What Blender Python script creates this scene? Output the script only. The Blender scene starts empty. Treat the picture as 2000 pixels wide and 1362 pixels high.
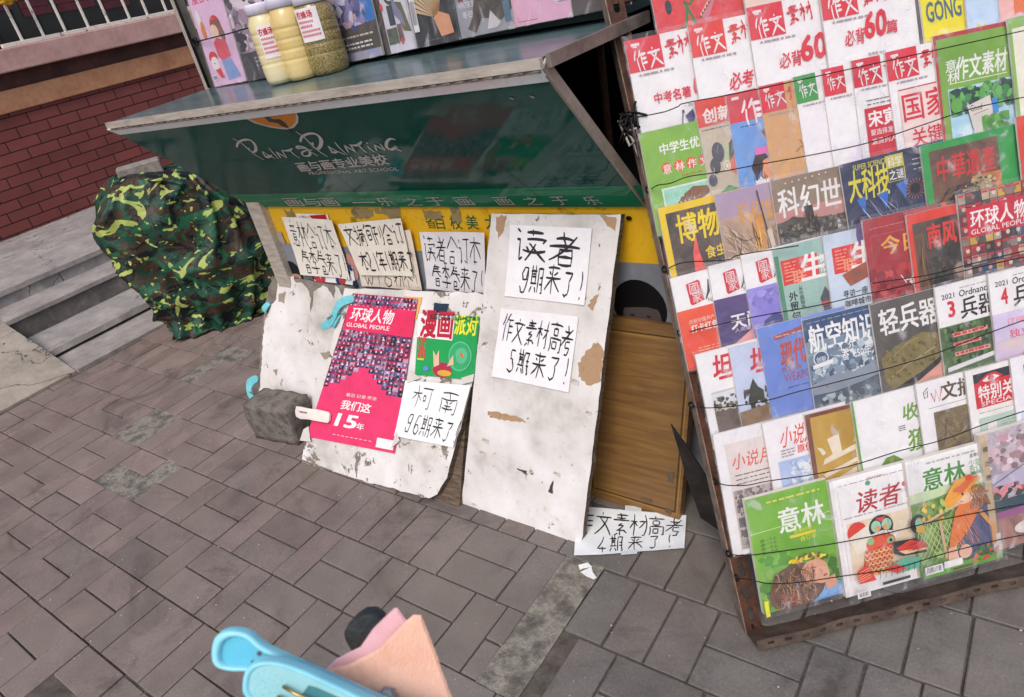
import bpy, math, random
from mathutils import Vector as V, Matrix, noise
random.seed(7)
sc=bpy.context.scene; COL=sc.collection
# ------------------------------------------------------------ camera geometry (solved from the vanishing points)
CX,CY,F,H=1000.,681.,1365.4153,1.4
AX=V((0.8049778,0.13176216,-0.57848896)); AY=V((0.55784375,-0.50011905,0.66233774)); AZ=V((-0.2020423,-0.85587363,-0.47608743))
CAM=V((0,0,H))
def ray(px,py):
    d=V((px-CX,py-CY,F)); return V((d.dot(AX),d.dot(AY),d.dot(AZ)))
def onplane(px,py,p0,n):
    d=ray(px,py); return CAM+d*((p0-CAM).dot(n)/d.dot(n))
def G(px,py,z=0.): return onplane(px,py,V((0,0,z)),V((0,0,1)))
def YP(px,py,y): return onplane(px,py,V((0,y,0)),V((0,1,0)))
def XP(px,py,x): return onplane(px,py,V((x,0,0)),V((1,0,0)))
def frame(o,u,v):
    u=u.normalized(); n=u.cross(v).normalized(); v=n.cross(u)
    m=Matrix.Identity(4)
    for i in range(3): m[i][0]=u[i];m[i][1]=v[i];m[i][2]=n[i];m[i][3]=o[i]
    return m
def loc(fr,px,py,off=0.):
    n=fr.col[2].xyz; p=onplane(px,py,fr.translation+n*off,n); q=fr.inverted()@p; return (q.x,q.y)
# ------------------------------------------------------------ materials
MC={}
def lin(h,k=1.0):
    h=h.lstrip('#'); r=[int(h[i:i+2],16)/255 for i in (0,2,4)]
    return tuple(min(.85,(c/12.92 if c<=.04045 else ((c+.055)/1.055)**2.4)*k) for c in r)+(1,)
def newmat(name):
    m=bpy.data.materials.new(name); m.use_nodes=True; nt=m.node_tree
    return m,nt,nt.nodes['Principled BSDF']
def link(nt,a,b): nt.links.new(a,b)
def nd(nt,t,**k):
    n=nt.nodes.new(t)
    for a,b in k.items():
        if a in ('operation','blend_type','noise_dimensions','feature','wave_type','data_type','bands_direction','distance'): setattr(n,a,b)
        else: n.inputs[a].default_value=b
    return n
def tex(nt,scale=1.,kind='Object',stretch=None):
    tc=nt.nodes.new('ShaderNodeTexCoord'); mp=nt.nodes.new('ShaderNodeMapping')
    s=stretch or (1,1,1); mp.inputs['Scale'].default_value=[scale*x for x in s]
    link(nt,tc.outputs[kind],mp.inputs['Vector']); return mp.outputs['Vector']
def ramp(nt,fac,stops,const=False):
    r=nt.nodes.new('ShaderNodeValToRGB'); cr=r.color_ramp
    if const: cr.interpolation='CONSTANT'
    while len(cr.elements)<len(stops): cr.elements.new(.5)
    for e,(p,c) in zip(cr.elements,stops):
        e.position=p; e.color=c if not isinstance(c,str) else lin(c)
    link(nt,fac,r.inputs['Fac']); return r.outputs['Color']
def mixc(nt,fac,a,b,bt='MIX'):
    m=nt.nodes.new('ShaderNodeMix'); m.data_type='RGBA'; m.blend_type=bt
    for s,x in ((0,fac),(6,a),(7,b)):
        if hasattr(x,'links') or hasattr(x,'is_linked'): link(nt,x,m.inputs[s])
        else: m.inputs[s].default_value=x if s==0 else (lin(x) if isinstance(x,str) else x)
    return m.outputs[2]
def noi(nt,vec,scale,detail=4,rough=.55,dist=0.):
    n=nd(nt,'ShaderNodeTexNoise',Scale=scale,Detail=detail,Roughness=rough,Distortion=dist); link(nt,vec,n.inputs['Vector']); return n.outputs['Fac']
def bump(nt,b,h,strength=.3,dist=.002,nrm=None):
    n=nd(nt,'ShaderNodeBump',Strength=strength,Distance=dist); link(nt,h,n.inputs['Height'])
    if nrm is not None: link(nt,nrm,n.inputs['Normal'])
    link(nt,n.outputs['Normal'],b.inputs['Normal']); return n.outputs['Normal']
def P(key,rough=.42,k=1.02):
    """printed ink: '#hex' flat, 'n:#a,#b,..:scale' mottled photo-like print"""
    kk=(key,rough)
    if kk in MC: return MC[kk]
    m,nt,b=newmat('print'); b.inputs['Roughness'].default_value=rough; b.inputs['Specular IOR Level'].default_value=.35
    if key[0]=='#':
        v=tex(nt,1.); f=noi(nt,v,18,8,.7)
        link(nt,mixc(nt,ramp(nt,f,[(.3,(0,0,0,1)),(.72,(1,1,1,1))]),lin(key,k*.84),lin(key,k*1.08)),b.inputs['Base Color'])
    else:
        _,cols,scl=key.split(':'); cols=cols.split(','); sd=sum(map(ord,key))%50
        v=tex(nt,1.); mp=v.node; mp.inputs['Location'].default_value=(sd*.37,sd*.21,sd*.1)
        f=noi(nt,v,float(scl)*1.3,9,.68,.8); n=len(cols)
        link(nt,ramp(nt,f,[(.28+.44*i/max(1,n-1),lin(c,k)) for i,c in enumerate(cols)]),b.inputs['Base Color'])
    MC[kk]=m; return m
def surf(name,cols,scale=8,rough=.6,bs=.3,bd=.002,detail=8,metal=0.,stretch=None,lo=.3,hi=.7,spec=.4,dist=0.,extra=None):
    m,nt,b=newmat(name); v=tex(nt,1.,stretch=stretch); f=noi(nt,v,scale,detail,.62,dist); n=len(cols)
    c=ramp(nt,f,[(lo+(hi-lo)*i/max(1,n-1),lin(x)) for i,x in enumerate(cols)])
    f2=noi(nt,v,scale*6,4,.7)
    c=mixc(nt,.35,c,ramp(nt,f2,[(.35,(.45,.45,.45,1)),(.65,(.85,.85,.85,1))]),'SOFT_LIGHT')
    if extra: c=extra(nt,v,c,b)
    link(nt,c,b.inputs['Base Color']); b.inputs['Roughness'].default_value=rough; b.inputs['Metallic'].default_value=metal; b.inputs['Specular IOR Level'].default_value=spec
    if bs: bump(nt,b,f2,bs,bd)
    return m
# ------------------------------------------------------------ mesh builder
class MB:
    def __init__(s): s.v=[];s.f=[];s.m=[];s.mats=[];s.smooth=[];s.L=0
    def mi(s,m):
        if isinstance(m,str): m=P(m)
        if m not in s.mats: s.mats.append(m)
        return s.mats.index(m)
    def face(s,pts,m,sm=False):
        i=len(s.v); s.v+= [tuple(p) for p in pts]; s.f.append(list(range(i,i+len(pts)))); s.m.append(s.mi(m)); s.smooth.append(sm)
    def mesh(s,vs,fs,m,sm=False):
        i=len(s.v); s.v+=[tuple(p) for p in vs]; k=s.mi(m)
        for f in fs: s.f.append([i+j for j in f]); s.m.append(k); s.smooth.append(sm)
    def box(s,a,b,m,bev=0.):
        x0,y0,z0=a;x1,y1,z1=b
        if bev<=0:
            vs=[(x,y,z) for z in (z0,z1) for y in (y0,y1) for x in (x0,x1)]
            s.mesh(vs,[(0,2,3,1),(4,5,7,6),(0,1,5,4),(2,6,7,3),(0,4,6,2),(1,3,7,5)],m); return
        e=bev; o=[(x0+e,y0),(x1-e,y0),(x1,y0+e),(x1,y1-e),(x1-e,y1),(x0+e,y1),(x0,y1-e),(x0,y0+e)]
        inn=[(x0+e,y0+e),(x1-e,y0+e),(x1-e,y0+e),(x1-e,y1-e),(x1-e,y1-e),(x0+e,y1-e),(x0+e,y1-e),(x0+e,y0+e)]
        vs=[(p[0],p[1],z0) for p in inn]+[(p[0],p[1],z0+e) for p in o]+[(p[0],p[1],z1-e) for p in o]+[(p[0],p[1],z1) for p in inn]
        fs=[tuple(range(7,-1,-1)),tuple(range(24,32))]
        for r in range(3):
            for i in range(8):
                j=(i+1)%8; fs.append((r*8+i,r*8+j,r*8+8+j,r*8+8+i))
        s.mesh(vs,fs,m)
    def prism(s,poly,z0,z1,m,mside=None):
        n=len(poly); i=len(s.v)
        s.v+=[(x,y,z0) for x,y in poly]+[(x,y,z1) for x,y in poly]
        k=s.mi(m); ks=s.mi(mside or m)
        s.f.append([i+j for j in range(n-1,-1,-1)]);s.m.append(k);s.smooth.append(False)
        s.f.append([i+n+j for j in range(n)]);s.m.append(k);s.smooth.append(False)
        for j in range(n):
            q=(j+1)%n; s.f.append([i+j,i+q,i+n+q,i+n+j]);s.m.append(ks);s.smooth.append(False)
    def tube(s,pts,r,m,n=6,caps=True):
        pts=[V(p) for p in pts]; rings=[]
        for i,p in enumerate(pts):
            d=(pts[min(i+1,len(pts)-1)]-pts[max(i-1,0)]).normalized()
            a=d.orthogonal().normalized() if i==0 else (rings[-1][1]-d*rings[-1][1].dot(d)).normalized()
            b=d.cross(a); rr=r[i] if isinstance(r,(list,tuple)) else r
            rings.append(([p+(a*math.cos(t)+b*math.sin(t))*rr for t in [2*math.pi*k/n for k in range(n)]],a))
        vs=[q for rg,_ in rings for q in rg]; fs=[]
        for i in range(len(pts)-1):
            for k in range(n): fs.append((i*n+k,i*n+(k+1)%n,(i+1)*n+(k+1)%n,(i+1)*n+k))
        if caps: fs+= [tuple(range(n-1,-1,-1)),tuple(range((len(pts)-1)*n,len(pts)*n))]
        s.mesh(vs,fs,m,True)
    def lathe(s,prof,m,n=24,o=(0,0,0),a0=0):
        vs=[];fs=[]
        for r,z in prof:
            for k in range(n): t=2*math.pi*k/n; vs.append((o[0]+r*math.cos(t),o[1]+r*math.sin(t),o[2]+z))
        for i in range(len(prof)-1):
            for k in range(n): fs.append((i*n+k,i*n+(k+1)%n,(i+1)*n+(k+1)%n,(i+1)*n+k))
        s.mesh(vs,fs,m,True)
    # ---- flat artwork, laid in thin layers on the local z axis
    def nz(s):
        s.L+=1; return s.z0+s.L*.00016
    z0=0.
    def flat(s,pts,m,z=None):
        z=s.nz() if z is None else z
        a=sum(pts[i][0]*pts[(i+1)%len(pts)][1]-pts[(i+1)%len(pts)][0]*pts[i][1] for i in range(len(pts)))
        if a<0: pts=pts[::-1]
        s.face([(x,y,z) for x,y in pts],m)
    def ell(s,cx,cy,rx,ry,m,rot=0.,n=20,z=None):
        c,q=math.cos(rot),math.sin(rot)
        s.flat([(cx+rx*math.cos(t)*c-ry*math.sin(t)*q,cy+rx*math.cos(t)*q+ry*math.sin(t)*c) for t in [2*math.pi*k/n for k in range(n)]],m,z)
    def ribbon(s,pts,w,m,taper=0.,z=None):
        z=s.nz() if z is None else z; n=len(pts)
        if n<2: return
        Lp=[];Rp=[]
        for i,p in enumerate(pts):
            a=pts[max(0,i-1)];b=pts[min(n-1,i+1)]; dx,dy=b[0]-a[0],b[1]-a[1]; d=math.hypot(dx,dy) or 1e-9
            ww=w*.5*(1-taper*abs(2*i/(n-1)-1)) if not isinstance(w,(list,tuple)) else w[i]*.5
            Lp.append((p[0]-dy/d*ww,p[1]+dx/d*ww,z));Rp.append((p[0]+dy/d*ww,p[1]-dx/d*ww,z))
        for i in range(n-1): s.face([Rp[i],Rp[i+1],Lp[i+1],Lp[i]],m)
    def text(s,t,x,y,h,m,w=None,bold=0.,shear=0.,rot=0.,vert=False,gap=1.12,z=None,hand=0.):
        """x,y = lower-left corner of the text box (top-left for vertical text)"""
        z=s.nz() if z is None else z
        if vert:
            for i,c in enumerate(t): s.text(c,x,y-h*(1+i*gap),h,m,None,bold,shear,rot,False,gap,z)
            return
        bd_=bold*.55; vs,fs,W,Hh=glyphs(t,0.); k=h/Hh; kx=(w/W if w else k); c,q=math.cos(rot),math.sin(rot); out=[]
        offs=[(0,0)] if bd_<.004 else [(0,0),(bd_,bd_*.8),(-bd_,bd_*.8),(bd_,-bd_*.8),(-bd_,-bd_*.8)]
        for n_,(ox,oy) in enumerate(offs):
            out=[]
            for a,b in vs:
                a,b=(a+ox)*kx,(b+oy)*k; a+=b*shear; out.append((x+a*c-b*q,y+a*q+b*c,z+n_*.000012))
            s.mesh(out,fs,m)
    def hw(s,t,x,y,cw,ch,w,m,gap=1.05,rot=0.,jit=.25,z=None):
        """hand-drawn strokes; x,y lower-left of the first character cell"""
        z=s.nz() if z is None else z; c,q=math.cos(rot),math.sin(rot); rnd=random.Random(t+str(round(x,3)))
        px=0
        for chh in t:
            if chh==' ': px+=cw*.5; continue
            nar=.5 if chh in '1!' else (.75 if chh in '2456789' else 1)
            dy=rnd.uniform(-.04,.04)*ch; sc_=rnd.uniform(.94,1.05)
            for st in HWG.get(chh,'0990').split():
                pp=[((int(st[i]))/9.*cw*nar*sc_+rnd.gauss(0,jit)*cw/26,(int(st[i+1]))/9.*ch*sc_+rnd.gauss(0,jit)*ch/26+dy) for i in range(0,len(st),2)]
                fine=[]
                for i in range(len(pp)-1):
                    a,b=pp[i],pp[i+1]; L=math.hypot(b[0]-a[0],b[1]-a[1]); nx,ny=-(b[1]-a[1])/(L+1e-9),(b[0]-a[0])/(L+1e-9)
                    k=rnd.uniform(-.07,.07)*L; N=max(2,min(6,int(L/(cw*.15))))
                    for j in range(N+(1 if i==len(pp)-2 else 0)):
                        f=j/N; e=4*f*(1-f)*k; fine.append((a[0]+(b[0]-a[0])*f+nx*e,a[1]+(b[1]-a[1])*f+ny*e))
                # marker: thick when horizontal, thin when vertical
                ws=[]
                for i in range(len(fine)):
                    a=fine[max(0,i-1)];b=fine[min(len(fine)-1,i+1)]; dx,dy2=abs(b[0]-a[0]),abs(b[1]-a[1])
                    ws.append(w*rnd.uniform(.85,1.15)*(.62+.75*dx/(dx+dy2+1e-9))*(1-.35*abs(2*i/max(1,len(fine)-1)-1)**3))
                out=[(x+(px+a)*c-b*q,y+(px+a)*q+b*c) for a,b in fine]
                s.ribbon(out,ws,m,z=z)
            px+=cw*nar*gap
    def build(s,name,fr=None,parent=None,warp=None,bev=0.):
        me=bpy.data.meshes.new(name); vs=s.v
        if warp: vs=[(x,y,z+warp(x,y)) for x,y,z in vs]
        me.from_pydata(vs,[],s.f)
        for m in s.mats: me.materials.append(m)
        me.polygons.foreach_set('material_index',s.m); me.polygons.foreach_set('use_smooth',s.smooth); me.update()
        o=bpy.data.objects.new(name,me); COL.objects.link(o)
        if fr is not None: o.matrix_world=fr
        if parent is not None:
            pm=parent.get('_m'); o.parent=parent
            o.matrix_parent_inverse=PM[parent.name].inverted() if parent.name in PM else Matrix.Identity(4)
        PM[o.name]=fr.copy() if fr is not None else Matrix.Identity(4)
        if bev:
            b=o.modifiers.new('b','BEVEL'); b.width=bev; b.segments=2; b.limit_method='ANGLE'
        return o
PM={}
def empty(name,l=(0,0,0)):
    o=bpy.data.objects.new(name,None); COL.objects.link(o); o.location=l; PM[o.name]=Matrix.Translation(l); return o
def tag(o,label=None,cat=None,group=None,kind=None):
    if label: o['label']=label
    if cat: o['category']=cat
    if group: o['group']=group
    if kind: o['kind']=kind
    return o
GC={}
def glyphs(t,bold):
    if (t,bold) in GC: return GC[(t,bold)]
    c=bpy.data.curves.new('t','FONT'); c.body=t; c.size=1; c.offset=bold; c.resolution_u=2
    o=bpy.data.objects.new('t',c); m=bpy.data.meshes.new_from_object(o)
    vs=[(v.co.x,v.co.y) for v in m.vertices]; fs=[tuple(p.vertices) for p in m.polygons]
    x0=min(a for a,b in vs);x1=max(a for a,b in vs);y0=min(b for a,b in vs);y1=max(b for a,b in vs)
    vs=[(a-x0,b-y0) for a,b in vs]
    bpy.data.objects.remove(o); bpy.data.meshes.remove(m); bpy.data.curves.remove(c)
    GC[(t,bold)]=(vs,fs,x1-x0,y1-y0); return GC[(t,bold)]
HWG={'意':'4948 2777 3736 6766 1585 3432 3464 6462 3363 3262 1110 3130607061 4241 7281','林':'0747 2920 2703 2743 5797 7970 7753 7793','合':'4905 4995 3464 2220 2262 6260 2060',
'订':'1817 0525 252031 4898 787051','本':'0797 4940 4702 4792 3161','春':'2888 2777 1696 4904 5694 3330 3373 7370 3272 3070','季':'6939 1787 4944 4715 4784 3464 6453 5350 5040 0292',
'卷':'3938 6958 2777 1696 4905 5693 3363 6361 3161 3330 308081','来':'1888 2736 7756 0595 4940 4501 4591','了':'2878 7855 5551 513021','文':'4948 0797 7700 2790',
'摘':'0737 2920 2011 0334 6958 4797 5655 8675 4540 4595 959080 5484 6453 5352 5272 7353','旬':'3917 3898 989080 3632 3666 6662 3464 3262','刊':'0848 0545 2820 6863 898070','年':'2906 2888 2575 2523 0393 5850',
'期':'0747 1913 3933 1636 1535 0343 1200 3240 5850 5888 888070 6585 6383','读':'0918 0616 1610 1021 3888 5957 3696 9685 4554 3443 2393 6530 5490','者':'2777 4955 0595 8801 3430 3474 7470 3272 3070',
'作':'2905 2620 5936 4787 5750 5585 5383','素':'2888 2777 0696 4956 5534 3464 6432 2272 4240 3110 6281','材':'0646 2920 2603 2644 5696 898070 8653','高':'4948 0898 3767 3735 6765 3565 1410 1494 949080 3363 3331 6361 3161',
'考':'2777 4955 0595 8802 4474 4442 42726040','柯':'0646 2920 2603 2643 4898 888070 5565 5553 6563 5363','南':'1888 4956 1610 1686 868070 3544 6554 3363 2272 4540','2':'071838474500 0070','1':'4940','9':'784826346478 78502012',
'6':'784824214060725434 3422','5':'7838 3835 35556361 614011','4':'681282 5350','!':'5953 5150','W':'082046466098 6098','T':'0898 4840','O':'38160330617537','初':'2928 0747 4703 2720 5898 9890 7850','个':'4905 4995 4640'}
def rag(pts,amp,step=.02,seed=1):
    r=random.Random(seed); out=[]
    for i,p in enumerate(pts):
        q=pts[(i+1)%len(pts)]; L=math.hypot(q[0]-p[0],q[1]-p[1]); n=max(1,int(L/step))
        for j in range(n):
            f=j/n; out.append((p[0]+(q[0]-p[0])*f+r.gauss(0,amp),p[1]+(q[1]-p[1])*f+r.gauss(0,amp)))
    return out
def mul(m,s):
    return m
# ============================================================ SETTING
def tilemat():
    m,nt,b=newmat('paver'); at=nt.nodes.new('ShaderNodeAttribute'); at.attribute_name='tint'
    v=tex(nt,1.); f=noi(nt,v,7,8,.65); f2=noi(nt,v,160,3,.7); f3=noi(nt,v,2.2,4)
    c=mixc(nt,.75,at.outputs['Color'],ramp(nt,f,[(.3,(.36,.36,.36,1)),(.7,(.64,.64,.64,1))]),'OVERLAY')
    c=mixc(nt,.6,c,ramp(nt,f2,[(.3,(.3,.3,.3,1)),(.72,(.74,.74,.74,1))]),'SOFT_LIGHT'); f4=noi(nt,v,3.3,9,.75,1.); c=mixc(nt,ramp(nt,f4,[(.52,(0,0,0,1)),(.66,(.62,.62,.62,1))]),c,'#3d3634')
    c=mixc(nt,ramp(nt,f3,[(.42,(0,0,0,1)),(.7,(.62,.62,.62,1))]),c,'#7a7169')
    sp=nd(nt,'ShaderNodeTexVoronoi',Scale=28.); link(nt,v,sp.inputs['Vector'])
    c=mixc(nt,ramp(nt,sp.outputs['Distance'],[(.035,(.6,.6,.6,1)),(.06,(0,0,0,1))]),c,'#b9b2aa')
    link(nt,c,b.inputs['Base Color']); link(nt,ramp(nt,f,[(.3,(.5,.5,.5,1)),(.7,(.8,.8,.8,1))]),b.inputs['Roughness'])
    b.inputs['Specular IOR Level'].default_value=.3
    mx=nd(nt,'ShaderNodeMath',operation='MULTIPLY_ADD'); link(nt,f2,mx.inputs[0]); mx.inputs[1].default_value=.25; link(nt,f,mx.inputs[2])
    bump(nt,b,mx.outputs[0],.5,.004); return m
dirt=surf('joint_dirt',['#3a3532','#534d48','#655e57'],30,.95,.7,.004)
conc=surf('old_mortar',['#4c4945','#6a665f','#8f8a80','#5d5953'],18,.9,1.,.008,detail=10)
rubble=surf('red_rubble',['#4b3532','#6d4f49','#7a6258','#584039'],22,.95,1.,.008)
stepc=surf('step_concrete',['#75706d','#8d8784','#a39d99'],6,.85,.5,.004,lo=.25,hi=.75)
riserc=surf('riser_concrete',['#4a4643','#5d5855','#6f6a66'],8,.9,.5,.004)
def crackmat(name,base,scale):
    m=surf(name,base,5,.88,.0,lo=.25,hi=.75); nt=m.node_tree; b=nt.nodes['Principled BSDF']
    v=tex(nt,1.); n=noi(nt,v,3,5); wv=nd(nt,'ShaderNodeVectorMath',operation='ADD'); link(nt,v,wv.inputs[0])
    sc_=nd(nt,'ShaderNodeMath',operation='MULTIPLY'); link(nt,n,sc_.inputs[0]); sc_.inputs[1].default_value=.6; link(nt,sc_.outputs[0],wv.inputs[1])
    vo=nd(nt,'ShaderNodeTexVoronoi',feature='DISTANCE_TO_EDGE',Scale=scale); link(nt,wv.outputs[0],vo.inputs['Vector'])
    cr=ramp(nt,vo.outputs['Distance'],[(.0,(0,0,0,1)),(.006,(1,1,1,1))])
    old=b.inputs['Base Color'].links[0].from_socket
    link(nt,mixc(nt,cr,(.03,.027,.025,1),old),b.inputs['Base Color'])
    h=mixc(nt,.25,cr,noi(nt,v,60,5)); bump(nt,b,h,.6,.008); return m
crk=crackmat('cracked_concrete',['#767170','#8f8a88','#a5a09c'],1.3)
rampc=crackmat('ramp_stone',['#7c756b','#938b80','#a39b8e'],1.9)

g=MB(); g.face([(-90,-90,-.0075),(90,-90,-.0075),(90,90,-.0075),(-90,90,-.0075)],dirt); o=g.build('ground'); tag(o,kind='structure')
# mortar patches (world polygons) where pavers are missing
def PG(*pts): return [tuple(G(*p)[:2]) for p in pts]
strip=(-.893,.637,-.786,1.052)
patches=[([(9,9),(9.1,9),(9.1,9.1)],conc,-.002),
 (PG((185,925),(270,905),(318,955),(250,990),(205,965)),conc,-.002),
 (PG((250,830),(330,770),(385,795),(320,835),(270,850)),conc,-.002),
 (PG((385,745),(470,690),(482,668),(430,700),(350,750)),conc,-.002),
 (PG((30,1362),(130,1300),(190,1350),(150,1400),(30,1400)),rubble,-.012),(PG((190,1345),(255,1290),(350,1360),(300,1420),(200,1400)),rubble,-.012)]
def inpoly(x,y,p):
    c=False;j=len(p)-1
    for i in range(len(p)):
        if (p[i][1]>y)!=(p[j][1]>y) and x<(p[j][0]-p[i][0])*(y-p[i][1])/(p[j][1]-p[i][1])+p[i][0]: c=not c
        j=i
    return c
pv=MB(); tm=tilemat(); tints=[]; gone={}
def addtile(x0,y0,x1,y1):
    if x0<strip[2]-.001 and x1>strip[0]+.001 and y0<strip[3]-.01 and y1>strip[1]+.01:
        if (x0+x1)/2<(strip[0]+strip[2])/2: x1=strip[0]
        else: x0=strip[2]
        if x1-x0<.006: return
    cx,cy=(x0+x1)/2,(y0+y1)/2
    for k_,(p,_,_) in enumerate(patches):
        if inpoly(cx,cy,p): gone.setdefault(k_,[]).append((x0,y0,x1,y1)); return
    j=.0018+random.random()*.0014; e=.0022; dz=random.gauss(0,.0009)
    x0+=j;y0+=j;x1-=j;y1-=j
    tx,ty=random.gauss(0,.0012),random.gauss(0,.0012); nv=len(pv.v)
    r=random.gauss(0,.004)
    pv.box((x0,y0,-.03),(x1,y1,0),tm,e)
    for i in range(nv,len(pv.v)):
        x,y,z=pv.v[i]; dx,dy=x-cx,y-cy
        pv.v[i]=(cx+dx-dy*r,cy+dy+dx*r,z+dz+(tx*dx+ty*dy)*6)
    # real colour variation: redder batch to the left, greyer pavers near the rack
    f=max(0,min(1,(-cx-.7)/2.2+random.gauss(0,.14))); n=noise.noise((cx*1.3,cy*1.3,4))
    a=V((.140,.130,.124)); b=V((.215,.165,.150)); c=a.lerp(b,f)*(1+.16*n+random.gauss(0,.06))
    tints.extend([(c.x,c.y,c.z,1)]*(len(pv.v)-nv))
P0,W1=.207,.1035
for k in range(-10,16):
    y0=.842+(k)*P0
    if y0>3.4 : continue
    x=-7+random.random()*.2; st=random.choice([0,1])
    if k==0: x=-.6795-W1*60; st=0
    kinds='VSVSVS' if random.random()<.72 else 'VVVVVS'
    if k==-1: kinds='VS'
    if k in(1,2): kinds='VVQVVQV'
    i=0
    while x<3.2:
        t=kinds[i%len(kinds)]; i+=1
        if random.random()<.06: t=random.choice('VVSQ')
        w=W1 if t=='V' else P0
        if x+w>-3.955 and x+w>-3.955:
            xa=max(x,-3.955)
            if x+w-xa>.03:
                if not (y0<1.2 and x+w<-3.99):
                    if t=='S': addtile(xa,y0,x+w,y0+P0/2); addtile(xa,y0+P0/2,x+w,y0+P0)
                    else: addtile(xa,y0,x+w,y0+P0)
        x+=w
o=pv.build('pavement'); tag(o,kind='structure')
ca=o.data.color_attributes.new('tint','FLOAT_COLOR','POINT')
ca.data.foreach_set('color',[c for t in tints for c in t])
gone[0]=[strip]
for i,(p,m,z) in enumerate(patches):
    b=MB()
    for (x0,y0,x1,y1) in gone.get(i,[]):
        e=.003 if i==0 else .006; n=10 if i else 24; x0-=e;y0-=e;x1+=e;y1+=e
        vs=[(x0+(x1-x0)*a/n,y0+(y1-y0)*c/n,0) for c in range(n+1) for a in range(n+1)]
        vs=[(a,c,z-.001+(noise.noise((a*11,c*11,i))*.006+noise.noise((a*40,c*40,i))*.002 if m is conc else noise.noise((a*20,c*20,i))*.012)) for a,c,_ in vs]
        b.mesh(vs,[(c*(n+1)+a,c*(n+1)+a+1,(c+1)*(n+1)+a+1,(c+1)*(n+1)+a) for c in range(n) for a in range(n)],m,True)
    if b.v: tag(b.build('mortar_patch' if m is conc else 'rubble_patch'),kind='structure')
# tiny grit on the paving
b=MB(); gm=P('#b5aea6',.8)
for i in range(260):
    x,y=random.uniform(-3.6,.6),random.uniform(.1,1.9); r=random.uniform(.0012,.0035)
    b.mesh([(x-r,y,.001),(x,y-r*.8,.001),(x+r,y,.001),(x,y+r,.001),(x,y,.001+r)],[(0,1,4),(1,2,4),(2,3,4),(3,0,4)],gm)
tag(b.build('grit'),kind='stuff',label='pale grit scattered over the paving',cat='grit')
# ---- steps
ZL=.31
def extr(prof,y0,y1,m_list,name,wob=0.,seed=0):
    b=MB(); ny=max(2,int((y1-y0)/.06)); 
    for i in range(len(prof)-1):
        (xa,za),(xb,zb)=prof[i],prof[i+1]; vs=[]
        for j in range(ny+1):
            y=y0+(y1-y0)*j/ny
            for k,(x,z) in enumerate(((xa,za),(xb,zb))):
                w=noise.noise((x*7+seed,y*6,z*5))*wob+noise.noise((x*20+seed,y*25,z*5))*wob*.5
                vs.append((x+w,y,z+w*.35))
        b.mesh(vs,[(j*2,j*2+1,j*2+3,j*2+2) for j in range(ny)],m_list[i],False)
    for y,fl in ((y0,1),(y1,0)):
        pts=[(x,y,z) for x,z in prof]; b.face(pts if fl else pts[::-1],m_list[0])
    return b
st=[(-3.955,-.03),(-3.955,.015),(-4.31,.018),(-4.325,.03),(-4.27,.035),(-4.275,.068),(-4.68,.07),(-4.685,.18),(-4.665,.185),(-4.665,.21),(-4.985,.212),(-4.99,.275),(-4.965,.28),(-4.965,.31),(-6.6,.31),(-6.6,-.03)]
mm=[stepc,stepc,riserc,riserc,stepc,crk,riserc,stepc,stepc,stepc,crk,stepc,stepc,crk,riserc]
bb=extr(st,1.108,7,mm,'s',.012); o=bb.build('concrete_steps')
tag(o,'worn cracked concrete steps climbing to the brick wall','steps')
rp=[(-3.985,-.03),(-3.985,.004),(-4.3,.095),(-5.08,.312),(-6.6,.312),(-6.6,-.03)]
o=extr(rp,-4,1.105,[rampc]*5,'r',.006,3).build('stone_ramp'); tag(o,'cracked sandy stone ramp beside the concrete steps','ramp')
# ---- brick building
def brickmat():
    m,nt,b=newmat('painted_brick'); tc=nt.nodes.new('ShaderNodeTexCoord'); sx=nt.nodes.new('ShaderNodeSeparateXYZ'); cb=nt.nodes.new('ShaderNodeCombineXYZ')
    link(nt,tc.outputs['Object'],sx.inputs[0]); link(nt,sx.outputs[1],cb.inputs[0]); link(nt,sx.outputs[2],cb.inputs[1])
    bt=nt.nodes.new('ShaderNodeTexBrick'); link(nt,cb.outputs[0],bt.inputs['Vector'])
    bt.inputs['Scale'].default_value=1; bt.inputs['Brick Width'].default_value=.245; bt.inputs['Row Height'].default_value=.0815; bt.inputs['Mortar Size'].default_value=.004; bt.inputs['Mortar Smooth'].default_value=.25
    bt.inputs['Color1'].default_value=lin('#7c4440'); bt.inputs['Color2'].default_value=lin('#6c3a38'); bt.inputs['Mortar'].default_value=lin('#1d1013')
    v=tex(nt,1.); f=noi(nt,v,3,7,.6)
    c=mixc(nt,.5,bt.outputs['Color'],ramp(nt,f,[(.3,(.35,.35,.35,1)),(.7,(.68,.66,.66,1))]),'OVERLAY')
    # grey efflorescence, a stain near the foot of the wall
    f2=noi(nt,v,4,6,.65); ad=nd(nt,'ShaderNodeMath',operation='MULTIPLY_ADD'); link(nt,sx.outputs[2],ad.inputs[0]); ad.inputs[1].default_value=-2.2; link(nt,f2,ad.inputs[2])
    c=mixc(nt,ramp(nt,ad.outputs[0],[(-.0+.0,(0,0,0,1)),(.12,(.75,.75,.75,1))]),c,'#7a6a68')
    link(nt,c,b.inputs['Base Color']); b.inputs['Roughness'].default_value=.75; b.inputs['Specular IOR Level'].default_value=.25
    inv=nd(nt,'ShaderNodeMath',operation='SUBTRACT'); inv.inputs[0].default_value=1; link(nt,bt.outputs['Fac'],inv.inputs[1])
    h=mixc(nt,.12,inv.outputs[0],noi(nt,v,40,5)); bump(nt,b,h,.8,.006); return m
XW=-6.54
bd=empty('brick_building',(XW,2,.3)); tag(bd,'brick building with pink sill and barred window behind the steps','building')
pink=surf('pink_stucco',['#a37c78','#b8918b','#c29d97'],5,.85,.5,.004,lo=.25,hi=.75)
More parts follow.
